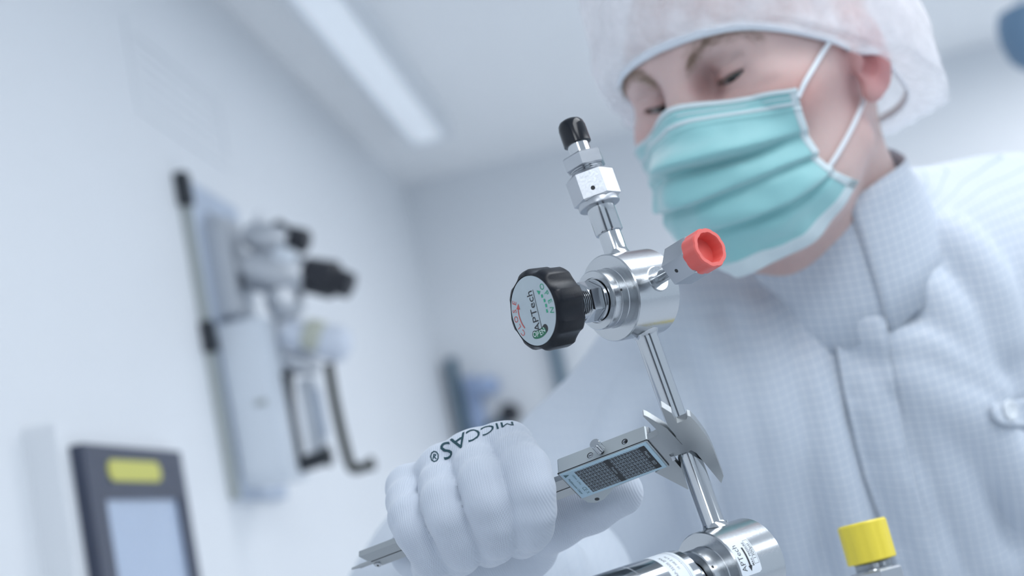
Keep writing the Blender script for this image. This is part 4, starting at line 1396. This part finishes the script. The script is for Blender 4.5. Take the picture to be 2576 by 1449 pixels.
def grid_cloth(name, color, lines, pitch, lw, rough=0.6):
    m, nt, b = new_mat(name)
    N, Lk = nt.nodes, nt.links
    at = N.new('ShaderNodeAttribute'); at.attribute_name = 'weave'
    sp = N.new('ShaderNodeSeparateXYZ'); Lk.new(at.outputs['Vector'], sp.inputs[0])
    def mth(op, a, bb=None):
        n = N.new('ShaderNodeMath'); n.operation = op
        for i, x in enumerate((a, bb)):
            if x is None: continue
            if isinstance(x, (int, float)): n.inputs[i].default_value = x
            else: Lk.new(x, n.inputs[i])
        return n.outputs[0]
    fx = mth('FRACT', mth('DIVIDE', sp.outputs[0], pitch)); fy = mth('FRACT', mth('DIVIDE', sp.outputs[1], pitch))
    ln = mth('MULTIPLY', mth('MAXIMUM', mth('LESS_THAN', fx, lw), mth('LESS_THAN', fy, lw)), sp.outputs[2])
    mx = N.new('ShaderNodeMix'); mx.data_type = 'RGBA'
    mx.inputs[6].default_value = (*color, 1); mx.inputs[7].default_value = (*lines, 1)
    Lk.new(ln, mx.inputs[0]); Lk.new(mx.outputs[2], b.inputs['Base Color'])
    b.inputs['Roughness'].default_value = rough
    b.inputs['Specular IOR Level'].default_value = 0.3
    b.inputs['Sheen Weight'].default_value = 0.15
    tc = N.new('ShaderNodeTexCoord')
    n2 = N.new('ShaderNodeTexNoise'); n2.inputs['Scale'].default_value = 60; n2.inputs['Detail'].default_value = 6
    Lk.new(tc.outputs['Object'], n2.inputs['Vector'])
    bp = N.new('ShaderNodeBump'); bp.inputs['Strength'].default_value = 0.25; bp.inputs['Distance'].default_value = 0.004
    Lk.new(n2.outputs['Fac'], bp.inputs['Height']); Lk.new(bp.outputs[0], b.inputs['Normal'])
    return m


M_COAT = grid_cloth('white_gridded_polyester', (0.60, 0.65, 0.72), (0.38, 0.46, 0.575), 0.0060, 0.09)


def weave_of(V):
    """thread coordinates: across and down the torso, drawn along by the folds"""
    dn = CAMB.T @ np.array([0, 0, -1.0])
    ac = nrm(np.cross(dn, [0.25, 0, 1.0]))
    w = noise3(V, 9, 21) * 0.004
    dz = V[:, 2] * 0.5
    return np.c_[V @ ac + w + dz * 0.3, V @ dn + noise3(V, 8, 22) * 0.004 + dz, 0.15 + 0.85 * np.clip((V[:, 0] - 0.10) / 0.12, 0, 1)]


coat = fast_mesh('coat', C2W(KV), KQ, M_COAT, person)
vvec(coat, 'weave', weave_of(KV))
KB = bvh_of(KV, KQ)


def coat_pt(px, py, lift=0.0):
    d = Vector(nrm(PIX(px, py, 1.0)))
    h, n, i, dist = KB.ray_cast(Vector((0, 0, 0)), d, 2.0)
    return None if h is None else np.array(h) - np.array(d) * lift


def coat_patch(name, left, right, nu, nv, lift, thick, m, parent, mod=0.0, edge=0.0):
    """a strip of cloth laid on the coat between two picture-side edges"""
    Lp, Rp = spline(left, nv), spline(right, nv)
    G = np.zeros((nv, nu, 3))
    last = 1.05
    for i in range(nv):
        for j in range(nu):
            q = Lp[i] + (Rp[i] - Lp[i]) * j / (nu - 1)
            h = coat_pt(q[0], q[1])
            dep = h[2] if h is not None else last
            last = dep
            G[i, j] = PIX(q[0], q[1], dep)
    D = G[..., 2].copy()
    for _ in range(3):                                      # relax depth a little
        E = np.pad(D, 1, mode='edge'); D = 0.25 * (E[:-2, 1:-1] + E[2:, 1:-1] + E[1:-1, :-2] + E[1:-1, 2:])
    D = np.minimum(D, G[..., 2]) - lift
    if mod:
        D -= mod * (0.5 + 0.5 * noise3(G.reshape(-1, 3), 55, 31).reshape(nv, nu)) + mod * 0.5 * noise3(G.reshape(-1, 3), 110, 32).reshape(nv, nu)
    G = G * (D / G[..., 2])[..., None]
    o = Geo().grid(C2W(G.reshape(-1, 3)).reshape(G.shape)).build(name, m, parent, sharp=None)
    vvec(o, 'weave', weave_of(G.reshape(-1, 3)))
    s_ = o.modifiers.new('thickness', 'SOLIDIFY'); s_.thickness = thick; s_.offset = 0
    return o, G


# button placket down the front
coat_patch('placket', [(2080, 748), (2098, 800), (2108, 900), (2132, 1030), (2172, 1190), (2228, 1345), (2262, 1449), (2290, 1520)],
           [(2190, 735), (2226, 800), (2238, 900), (2262, 1030), (2290, 1180), (2350, 1345), (2390, 1449), (2420, 1520)], 22, 90, 0.0020, 0.0014, M_COAT, coat, mod=0.0024)

# stand collar round the neck
nA, nB = h2c(NECK[0]), h2c(NECK[1])
nd = nrm(nB - nA)
def collar_mesh(name, a_from, a_to, prof, m, lift=0.0, n=80, parent=None):
    c0 = PIX(2078, 572, 1.042)
    e1 = nrm(np.cross(nd, [0, 0, 1.0])); e2 = np.cross(nd, e1)      # e1 picture-left/right, e2 depth
    if e1[0] < 0: e1 = -e1
    if e2[2] > 0: e2 = -e2                                         # e2 towards the camera
    rows = []
    for (h, r) in prof:
        row = []
        for k in range(n):
            a = a_from + (a_to - a_from) * k / (n - 1)
            hh = h - 0.024 * max(math.sin(a), 0) ** 2 - 0.030 * max(math.cos(a), 0) - 0.012 * max(-math.sin(a), 0)
            rr_ = r + lift + 0.0012 * math.sin(5 * a) * (h > 0.01) + 0.0024 * (k / (n - 1) - 0.5)
            row.append(c0 + nd * hh + rr_ * (math.cos(a) * e1 + math.sin(a) * e2))
        rows.append(row)
    G = np.array(rows)
    o = Geo().grid(C2W(G.reshape(-1, 3)).reshape(G.shape)).build(name, m, parent or coat, sharp=None)
    vvec(o, 'weave', weave_of(G.reshape(-1, 3)))
    s_ = o.modifiers.new('thickness', 'SOLIDIFY'); s_.thickness = 0.0018; s_.offset = 0
    return o


collar_mesh('collar', math.radians(75), math.radians(75 + 372), [(-0.006, 0.0670), (0.006, 0.0680), (0.018, 0.0705), (0.032, 0.0735), (0.060, 0.0775), (0.088, 0.0815)], M_COAT)
# snaps and shoulder tab
M_SNAP = mat('pearl_white_snap', (0.74, 0.78, 0.82), 0.25, coat=0.3)
def snap(px, py, r, parent, lift=0.002, m=M_SNAP, depth=None):
    c = coat_pt(px, py, lift) if depth is None else PIX(px, py, depth)
    h0_, h1_, h2_ = coat_pt(px, py), coat_pt(px + 12, py), coat_pt(px, py + 12)
    n_ = nrm(np.cross(h2_ - h0_, h1_ - h0_))
    if n_[2] > 0: n_ = -n_
    n_ = nrm(n_ + np.array([0, 0, -0.5]))
    x_ = nrm(np.cross(n_, [0, 1, 0.0])); y_ = np.cross(n_, x_)
    fr = Frame(C2W(c), CAMB @ x_, CAMB @ y_, CAMB @ n_)
    Geo(fr).lathe([(0, r), (0.0012, r), (0.0018, r * 0.92), (0.0018, r * 0.62), (0.0010, r * 0.56), (0.0010, r * 0.2), (0.0010, 0)], 40, axis='z').build('snap', m, parent)


tab, TG = coat_patch('pocket_tab', [(2492, 1018), (2500, 1052), (2524, 1068)], [(2600, 1000), (2612, 1040), (2600, 1074)], 12, 12, 0.006, 0.0025, M_COAT, coat)
snap(2540, 1032, 0.0078, coat, depth=float(TG[5:8, 4:8, 2].min()) - 0.003)
snap(2146, 692, 0.0055, coat, 0.0065, mat('pale_blue_snap', (0.55, 0.62, 0.70), 0.3))
#ENDCOAT

# ------------------------------------------------------------------ gloved hand
HD = -0.029
def HP(px, py, d): return PIX(px, py, d + HD)
FING = [  # knuckle, first joint, second joint, tip
    ([(1278, 1124, .738), (1326, 1200, .703), (1334, 1312, .706), (1312, 1358, .730)], (.0122, .0124, .0118, .0100)),
    ([(1190, 1144, .742), (1220, 1232, .703), (1250, 1338, .707), (1232, 1380, .732)], (.0120, .0118, .0112, .0098)),
    ([(1108, 1184, .750), (1122, 1276, .710), (1164, 1368, .713), (1150, 1406, .738)], (.0116, .0112, .0107, .0094)),
    ([(1028, 1226, .762), (1034, 1312, .722), (1088, 1396, .723), (1076, 1426, .746)], (.0112, .0108, .0102, .0090)),
]
WRI = [(1262, 1290, .812), (1232, 1300, .815), (1200, 1312, .818), (1165, 1328, .822)]

FCH = [(spline([HP(*x) for x in pt], 8), np.interp(np.linspace(0, 3, 8), range(4), rd)) for pt, rd in FING]


def sd_hand(p):
    p = np.asarray(p, np.float32)
    fs = []
    for (P8, R8) in FCH:
        f_ = None
        for k in range(len(P8) - 1):
            c = sd_cap(p, P8[k], P8[k + 1], R8[k], R8[k + 1])
            f_ = c if f_ is None else smin(f_, c, 0.003)
        fs.append(f_)
    d = fs[0]
    for f_ in fs[1:]: d = smin(d, f_, 0.0007)
    palm = None
    for i, (pt, rd) in enumerate(FING):
        c = sd_cap(p, HP(*pt[0]), HP(*WRI[i]), rd[0] + 0.0008, 0.0165)
        palm = c if palm is None else smin(palm, c, 0.014)
    palm = smin(palm, sd_ell(p, HP(1190, 1385, .785), (0.046, 0.024, 0.022)), 0.016)
    palm = smin(palm, sd_cap(p, HP(1215, 1310, .812), HP(1268, 1420, .865), 0.030, 0.036), 0.02)
    th = sd_cap(p, HP(1270, 1372, .792), HP(1385, 1308, .768), 0.0195, 0.0160)
    th = smin(th, sd_cap(p, HP(1385, 1308, .768), HP(1482, 1268, .757), 0.0155, 0.0140), 0.006)
    th = smin(th, sd_cap(p, HP(1482, 1268, .757), HP(1560, 1240, .748), 0.0142, 0.0120), 0.006)
    d = smin(d, palm, 0.0040)
    d = smin(d, th, 0.008)
    d = d + 0.0005 * noise3(p, 60, 41) + 0.0003 * noise3(p, 140, 42)
    return d


GV, GQ = surface_nets(sd_hand, (-0.095, 0.055, 0.645), (0.085, 0.190, 0.875), 0.0014)


def knit_mat():
    m, nt, b = new_mat('white_knit_nylon')
    N, Lk = nt.nodes, nt.links
    at = N.new('ShaderNodeAttribute'); at.attribute_name = 'knit'
    sp = N.new('ShaderNodeSeparateXYZ'); Lk.new(at.outputs['Vector'], sp.inputs[0])
    def mth(op, a, bb=None):
        n = N.new('ShaderNodeMath'); n.operation = op
        for i, x in enumerate((a, bb)):
            if x is None: continue
            if isinstance(x, (int, float)): n.inputs[i].default_value = x
            else: Lk.new(x, n.inputs[i])
        return n.outputs[0]
    u = mth('MULTIPLY', sp.outputs[0], 2 * math.pi / 0.00115); v = mth('MULTIPLY', sp.outputs[1], 2 * math.pi / 0.00115)
    su, sv = mth('SINE', u), mth('SINE', v)
    dot = mth('MULTIPLY', su, sv)
    hole = mth('MULTIPLY', mth('GREATER_THAN', dot, 0.30), sp.outputs[2])
    mx = N.new('ShaderNodeMix'); mx.data_type = 'RGBA'
    mx.inputs[6].default_value = (0.56, 0.61, 0.69, 1); mx.inputs[7].default_value = (0.30, 0.32, 0.38, 1)
    Lk.new(mth('MULTIPLY', hole, 0.62), mx.inputs[0]); Lk.new(mx.outputs[2], b.inputs['Base Color'])
    b.inputs['Roughness'].default_value = 0.8
    b.inputs['Specular IOR Level'].default_value = 0.2
    b.inputs['Sheen Weight'].default_value = 0.3
    rib = mth('ADD', mth('MULTIPLY', su, 0.7), mth('MULTIPLY', hole, -1.2))
    bp = N.new('ShaderNodeBump'); bp.inputs['Strength'].default_value = 0.35; bp.inputs['Distance'].default_value = 0.0003
    Lk.new(rib, bp.inputs['Height']); Lk.new(bp.outputs[0], b.inputs['Normal'])
    return m


glove = fast_mesh('knit_glove', C2W(GV), GQ, knit_mat(), person)
# knit courses run across the fingers; the mesh opens where it is stretched over the joints
kx = nrm(ca); kd = nrm(np.cross(ca, [0, 0, 1.0]))
st_ = np.zeros(len(GV))
for i, (pt, rd) in enumerate(FING):
    a_, b_ = HP(*pt[1]), HP(*pt[2])
    mid = a_ * (0.75 if i == 0 else 0.5) + b_ * (0.25 if i == 0 else 0.5) + np.array([0, -0.006 if i == 0 else 0, -0.006])
    st_ = np.maximum(st_, np.exp(-((np.linalg.norm((GV - mid) / np.array([0.011, 0.020 if i else 0.013, 0.014]), axis=1)) ** 4)) * (0.55, 1.0, 0.9, 0.8)[i])
tm = HP(1440, 1290, .75)
st_ = np.maximum(st_, 0.8 * np.exp(-((np.linalg.norm((GV - tm) / np.array([0.014, 0.020, 0.016]), axis=1)) ** 4)))
vvec(glove, 'knit', np.c_[GV @ kx + 0.15 * GV[:, 2], GV @ kd + 0.5 * GV[:, 2], st_])
GB = bvh_of(GV, GQ)

# woven lettering over the knuckles, upside down to the viewer
M_THREAD = mat('dark_teal_thread', (0.01, 0.055, 0.075), 0.7)
tv, tf = text_geo('MICCAS', 1.0, 0.0)
tv, tf = subdivide(tv, tf, 0.12)
def glove_hit(px, py):
    h = GB.ray_cast(Vector((0, 0, 0)), Vector(nrm(PIX(px, py, 1.0))), 2.0)[0]
    return None if h is None else np.array(h)
def hand_top(px):
    for y in range(1030, 1200, 2):
        if glove_hit(px, y) is not None: return y
    return 1200
tops = np.array([(x, hand_top(x)) for x in range(1100, 1310, 6)], float)
tn = (tv[:, 0].max() - tv[:, 0]) / (tv[:, 0].max() - tv[:, 0].min())        # 0: last letter, leftmost to the viewer
hn = (tv[:, 1] - tv[:, 1].min()) / (tv[:, 1].max() - tv[:, 1].min())        # 0: foot of the letter, at the crest of the hand
bx_ = 1104 + 186 * tn ** 0.92
hgt = 9 + 34 * (1 - tn) ** 1.3
V_ = []; good = np.ones(len(tv), bool)
for i in range(len(tv)):
    y_ = np.interp(bx_[i], tops[:, 0], tops[:, 1]) + 2.5 + hn[i] * hgt[i]
    h = glove_hit(bx_[i] + 0.30 * hn[i] * hgt[i], y_)
    if h is None: good[i] = False; V_.append(np.zeros(3))
    else: V_.append(h * 0.9994)
tf2 = [f_ for f_ in tf if all(good[list(f_)])]
if tf2: mesh_obj('woven_lettering', C2W(np.array(V_)), tf2, M_THREAD, glove, smooth=False)
# small round registered mark
cm = np.array(GB.ray_cast(Vector((0, 0, 0)), Vector(nrm(PIX(1093, 1147, 1.0))), 2.0)[0])
V = []; Fq = []
def stroke(pts2, w):
    for (a_, b_) in zip(pts2[:-1], pts2[1:]):
        a_ = np.array(a_, float); b_ = np.array(b_, float)
        t_ = (b_ - a_) / (np.linalg.norm(b_ - a_) + 1e-9); n2_ = np.array([-t_[1], t_[0]]) * w
        q4 = []
        for p2 in (a_ + n2_, a_ - n2_, b_ - n2_, b_ + n2_):
            h = GB.ray_cast(Vector((0, 0, 0)), Vector(nrm(PIX(p2[0], p2[1], 1.0))), 2.0)[0]
            if h is None: return
            q4.append(np.array(h) * 0.9995)
        b0 = len(V); V.extend(q4); Fq.append((b0, b0 + 1, b0 + 2, b0 + 3))
stroke([(1093 + 9 * math.cos(a_) * (1 + 0.12 * (k % 2)), 1148 + 12 * math.sin(a_) * (1 + 0.1 * (k % 2))) for k, a_ in enumerate(np.linspace(0, 2 * math.pi, 19))], 1.5)
stroke([(1089, 1155), (1091, 1142), (1097, 1144), (1091, 1149), (1098, 1154)], 1.2)
if Fq: mesh_obj('registered_mark', C2W(np.array(V)), Fq, M_THREAD, glove, smooth=False)
# ================================================================== things on the walls
M_BOARD = mat('pale_blue_panel_board', (0.50, 0.57, 0.68), 0.45, metal=0.15, noise=0.05, nscale=20)
M_BOXW = mat('white_painted_box', (0.74, 0.79, 0.85), 0.45, noise=0.03, nscale=15)
M_DARK = mat('black_rubber_trim', (0.020, 0.025, 0.032), 0.5, noise=0.2, nscale=60)
M_DKNOB = mat('black_knob_plastic', (0.018, 0.020, 0.028), 0.4, noise=0.2, nscale=80)
M_BEIGE = mat('beige_edge_strip', (0.40, 0.43, 0.42), 0.5)
M_DULL = steel('dull_steel', (0.58, 0.60, 0.63), 0.38)
M_BOWL = mat('frosted_bowl', (0.66, 0.71, 0.80), 0.3, noise=0.05, nscale=30, coat=0.3)
M_OLIVE = mat('olive_black_hose', (0.035, 0.038, 0.032), 0.5)
M_YLAB = mat('yellow_label', (0.62, 0.60, 0.14), 0.5)


def at_plane(px, py, ax, val):
    d = PW(px, py, 1.0) - CAM_LOC
    return CAM_LOC + d * ((val - CAM_LOC[ax]) / d[ax])


def axis_frame(a, b):
    x = nrm(b - a); t = np.array([0, 0, 1.0])
    y = nrm(np.cross(t, x)); z = np.cross(x, y)
    return Frame(a, x, y, z), float(np.linalg.norm(b - a))


def lathe_between(pa, pb, y, prof, name, m, parent, n=40, rad=None):
    """prof: (fraction along, radius) between two pixels in the plane at distance y"""
    a, b = at_plane(*pa, 1, y), at_plane(*pb, 1, y)
    fr, L = axis_frame(a, b)
    return Geo(fr).lathe([(t * L, r) for t, r in prof], n, rad=rad).build(name, m, parent)


# gas supply station on the left wall: board, regulators, filter, hooks
by0, by1, bz0, bz1 = 2.14, 2.40, 1.50, 2.035
st_root = empty('gas_supply_station', (WX, by0, bz0), 'pale gas supply station with black knobs and hooks on the left wall', 'gas station')
Geo().box((WX, by0 + 0.006, bz0), (WX + 0.014, by1, bz1)).build('board', M_BOARD, st_root, smooth=False)
es = Geo().box((WX, by0 - 0.004, bz0), (WX + 0.016, by0 + 0.007, bz1 - 0.05)).build('edge_strip', M_BEIGE, st_root, smooth=False)
Geo().box((WX, by0 - 0.012, bz1 - 0.050), (WX + 0.021, by0 + 0.010, bz1 + 0.008), bev=0.003).build('edge_cap', M_DARK, es)
Geo().box((WX, by0 - 0.010, 1.738), (WX + 0.020, by0 + 0.010, 1.790), bev=0.003).build('edge_cap', M_DARK, es)
for z in (1.985, 1.93):
    Geo().lathe([(0, 0.008), (0.008, 0.008), (0.011, 0.005)], 20, axis='x', o=(WX + 0.014, by0 + 0.09, z)).build('bolt', M_DULL, st_root)
Geo().box((WX + 0.014, by0 + 0.05, 1.80), (WX + 0.055, by0 + 0.13, 1.97), bev=0.003).build('manifold_block', M_DULL, st_root)
bx = Geo().box((WX + 0.015, by0 + 0.03, 1.515), (WX + 0.095, by0 + 0.13, 1.785), bev=0.004).build('white_duct_box', M_BOXW, st_root)
Geo().box((WX + 0.020, by0 + 0.024, 1.530), (WX + 0.090, by0 + 0.031, 1.770), bev=0.002).build('front_cover', M_BOXW, bx)
Geo().box((WX + 0.060, by0 + 0.020, 1.640), (WX + 0.078, by0 + 0.026, 1.648)).build('latch', M_BEIGE, bx, smooth=False)
yr = 2.24
rg = lathe_between((610, 672), (772, 700), yr, [(0, 0.024), (0.15, 0.024), (0.16, 0.036), (0.5, 0.040), (0.86, 0.036), (1, 0.028)], 'large_regulator', M_DULL, st_root)
lathe_between((765, 690), (848, 706), yr, [(0, 0.022), (0.04, 0.030), (0.9, 0.033), (1, 0.028)], 'adjusting_knob', M_DKNOB, rg, rad=lambda a: 1 - 0.05 * abs(math.sin(6 * a)))
lathe_between((846, 706), (886, 722), yr, [(0, 0.021), (0.1, 0.023), (0.9, 0.022), (1, 0.016)], 'knob_end', M_DKNOB, rg)
lathe_between((705, 735), (735, 800), yr, [(0, 0.030), (0.5, 0.032), (0.9, 0.026), (1, 0.020)], 'outlet_elbow', M_DULL, rg)
Geo().tube(spline([at_plane(*p, 1, yr) for p in ((612, 690), (628, 730), (632, 790), (626, 815))], 16), 0.007, 12).build('feed_tube', M_BOXW, rg)
lathe_between((690, 640), (745, 655), yr - 0.02, [(0, 0.012), (0.2, 0.017), (0.8, 0.017), (1, 0.012)], 'side_gland', M_BOXW, rg)
r2 = lathe_between((618, 590), (730, 610), yr, [(0, 0.018), (0.2, 0.026), (0.8, 0.026), (1, 0.016)], 'small_regulator', M_DULL, st_root)
lathe_between((690, 566), (742, 596), yr, [(0, 0.010), (0.1, 0.013), (0.9, 0.011), (1, 0.007)], 'handle', M_DKNOB, r2)
lathe_between((728, 598), (776, 610), yr, [(0, 0.014), (0.1, 0.021), (0.85, 0.021), (1, 0.015)], 'knob', M_DKNOB, r2)
lathe_between((640, 545), (672, 552), yr, [(0, 0.003), (0.2, 0.011), (0.5, 0.0145), (0.8, 0.011), (1, 0.002)], 'gauge_highlight', mat('gauge_highlight_white', (0.85, 0.87, 0.90), 0.15), r2)  # highlight on a chrome gauge, modelled as a bright white ball
fb = lathe_between((716, 838), (884, 872), yr, [(0, 0.020), (0.05, 0.026), (0.55, 0.028), (0.8, 0.032), (0.93, 0.026), (1, 0.010)], 'filter_bowl', M_BOWL, st_root)
lathe_between((770, 842), (815, 852), yr - 0.004, [(0, 0.027), (0.2, 0.029), (0.8, 0.029), (1, 0.027)], 'bowl_collar', mat('pale_yellow_collar', (0.52, 0.54, 0.46), 0.5), fb)
lathe_between((700, 905), (800, 925), yr, [(0, 0.014), (0.5, 0.020), (1, 0.012)], 'base_block', M_DULL, fb)
for nm, pix, r, m_, y in (('black_hook', [(716, 940), (724, 1040), (738, 1120), (748, 1166), (772, 1164), (826, 1146)], 0.0135, M_DARK, yr - 0.01), ('olive_hook', [(826, 915), (842, 1010), (862, 1100), (880, 1165), (896, 1180), (936, 1166)], 0.0088, M_OLIVE, yr)):
    P = spline([at_plane(*p, 1, y) for p in pix], 30)
    hk = Geo().tube(P, r, 14).build(nm, m_, st_root)
    Geo().lathe([(0, r * 1.3), (0.006, r * 1.3), (0.008, r)], 20, axis='x', o=tuple(P[-1] - [0.004, 0, 0])).build('end_cap', m_, hk)
a_, b_ = at_plane(744, 960, 1, yr + 0.03), at_plane(826, 1130, 1, yr + 0.03)
gp = Geo().box((min(a_[0], b_[0]) + 0.004, yr + 0.024, b_[2]), (max(a_[0], b_[0]), yr + 0.036, a_[2]), bev=0.003).build('gauge_plate', M_BOXW, st_root)
Geo().box((a_[0] + 0.028, yr + 0.018, b_[2] + 0.02), (a_[0] + 0.040, yr + 0.024, a_[2] - 0.02), bev=0.002).build('scale_slot', M_BOARD, gp)

# wall display at the lower left
dy0, dy1, dz0, dz1, dx = 1.515, 1.815, 1.12, 1.556, WX + 0.05
ds = empty('wall_display', (WX, dy0, dz0), 'dark framed wall display with a yellow label on its top bezel', 'display')
Geo().box((WX, dy0 - 0.03, dz0 - 0.02), (dx - 0.012, dy1 + 0.03, dz1 + 0.028), bev=0.004).build('white_housing', M_WALL, ds)
g = Geo(); t = 0.040
for (a, b, c, d) in ((dy0, dz0, dy0 + t * 1.05, dz1), (dy1 - t * 0.7, dz0, dy1, dz1), (dy0 + t * 1.05, dz1 - 0.064, dy1 - t * 0.7, dz1), (dy0 + t * 1.05, dz0, dy1 - t * 0.7, dz0 + 0.05)):
    g.box((dx - 0.012, a, b), (dx + 0.004, c, d))
g.build('bezel', mat('dark_blue_bezel', (0.040, 0.050, 0.085), 0.3, noise=0.1, nscale=30), ds, smooth=False)
M_SCR = mat('grey_blue_screen', (0.26, 0.33, 0.45), 0.12, coat=0.5, noise=0.15, nscale=7)
M_SCR.node_tree.nodes['Principled BSDF'].inputs['Emission Color'].default_value = (0.42, 0.52, 0.70, 1)
M_SCR.node_tree.nodes['Principled BSDF'].inputs['Emission Strength'].default_value = 0.22  # pale tint and slight glow stand in for reflections in the glass
Geo().box((dx - 0.012, dy0 + t, dz0 + 0.04), (dx - 0.002, dy1 - t * 0.6, dz1 - 0.06)).build('screen', M_SCR, ds, smooth=False)
a_, b_ = at_plane(272, 1165, 0, dx + 0.006), at_plane(402, 1170, 0, dx + 0.006)
g = Geo()
pts = []
cz = dz1 - 0.030
for k in range(28):
    a = 2 * math.pi * k / 28
    sx_ = 1 if math.cos(a) > 0 else -1
    pts.append(((a_[1] + b_[1]) / 2 + sx_ * ((b_[1] - a_[1]) / 2 - 0.013) + 0.013 * math.cos(a), cz + 0.013 * math.sin(a)))
g.prism(pts, dx + 0.002, dx + 0.006, axis='x').build('yellow_label', M_YLAB, ds)

# pale air grille high on the left wall
gr = empty('air_grille', (WX, 2.1, 2.15), 'faint white air grille high on the left wall above the gas panel', 'vent')
g = Geo()
for (a, b, c, d) in ((2.02, 2.12, 2.46, 2.14), (2.02, 2.26, 2.46, 2.28), (2.02, 2.14, 2.04, 2.26), (2.44, 2.14, 2.46, 2.26)):
    g.box((WX, a, b), (WX + 0.003, c, d))
g.build('frame', M_WALL, gr, smooth=False)
for k in range(5):
    z = 2.15 + k * 0.023
    Geo().box((WX, 2.04, z), (WX + 0.002, 2.44, z + 0.009)).build('slat', M_WALL, gr, smooth=False)

# far panel and dark duct on the back wall
M_FAR = mat('dusty_blue_panel', (0.36, 0.46, 0.66), 0.5)
M_FARD = mat('slate_blue_metal', (0.10, 0.17, 0.23), 0.5)
def bk(px, py, off=0.0): return at_plane(px, py, 1, WY - off)
fp = empty('gas_supply_station', bk(1180, 1060), 'small far blue gas station with dark post on the back wall', 'gas station')
a_, b_ = bk(1135, 905), bk(1178, 1120)
Geo().box((a_[0] - 0.01, WY - 0.05, b_[2] - 0.15), (a_[0] + 0.018, WY, a_[2])).build('post', M_FARD, fp, smooth=False)
a_, b_ = bk(1165, 945), bk(1240, 1110)
Geo().box((a_[0], WY - 0.03, b_[2] - 0.15), (b_[0] - 0.005, WY, a_[2] - 0.01)).build('panel_board', M_FAR, fp, smooth=False)
c_ = bk(1232, 970, 0.05)
Geo().lathe([(-0.05, 0.026), (-0.02, 0.030), (0.02, 0.030), (0.03, 0.022)], 28, axis='y', o=tuple(c_)).build('gauge', M_FAR, fp)
c_ = bk(1282, 1040, 0.07)
Geo().lathe([(-0.03, 0.024), (-0.02, 0.032), (0.03, 0.032), (0.07, 0.02)], 28, axis='y', o=tuple(c_)).build('knob', M_DKNOB, fp)
a_ = bk(1262, 1055, 0.04); 
Geo().tube([c_ + [0, 0.05, 0], c_ + [-0.04, 0.05, -0.02], c_ + [-0.10, 0.055, -0.03]], 0.016, 12).build('arm', M_FARD, fp)
dk = empty('dark_duct', bk(1425, 1000), 'narrow slate coloured duct on the back wall below the handwheel', 'duct')
a_, b_ = bk(1398, 800), bk(1424, 998)
Geo().box((b_[0] - 0.016, WY - 0.04, b_[2]), (b_[0] + 0.016, WY, a_[2]), bev=0.004).build('channel', M_FARD, dk)
Geo().box((b_[0] - 0.020, WY - 0.045, b_[2] - 0.004), (b_[0] + 0.020, WY, b_[2] + 0.012), bev=0.002).build('end_piece', M_FARD, dk)

# round blue-grey lamp head near the right edge, on a ceiling stem
c_ = PW(2600, 96, 2.3)
lh = empty('ceiling_camera', (c_[0], c_[1], WZ), 'blue grey dome camera hanging from the ceiling at the upper right', 'camera')
fr = Frame(c_, (1, 0, 0), (0, 1, 0), (0, 0, 1))
Geo(fr).lathe([(-0.055, 0.0), (-0.053, 0.016), (-0.044, 0.033), (-0.028, 0.045), (0.0, 0.052), (0.03, 0.052), (0.05, 0.046), (0.056, 0.02)], 40, axis='z').build('dome', mat('blue_grey_plastic', (0.14, 0.24, 0.36), 0.4), lh)
Geo().tube([c_ + [0, 0, 0.05], (c_[0], c_[1], WZ)], 0.012, 14).build('stem', M_TRAY, lh)
Geo().lathe([(WZ - 0.02, 0.035), (WZ, 0.04)], 24, axis='z', o=(c_[0], c_[1], 0)).build('ceiling_plate', M_TRAY, lh)
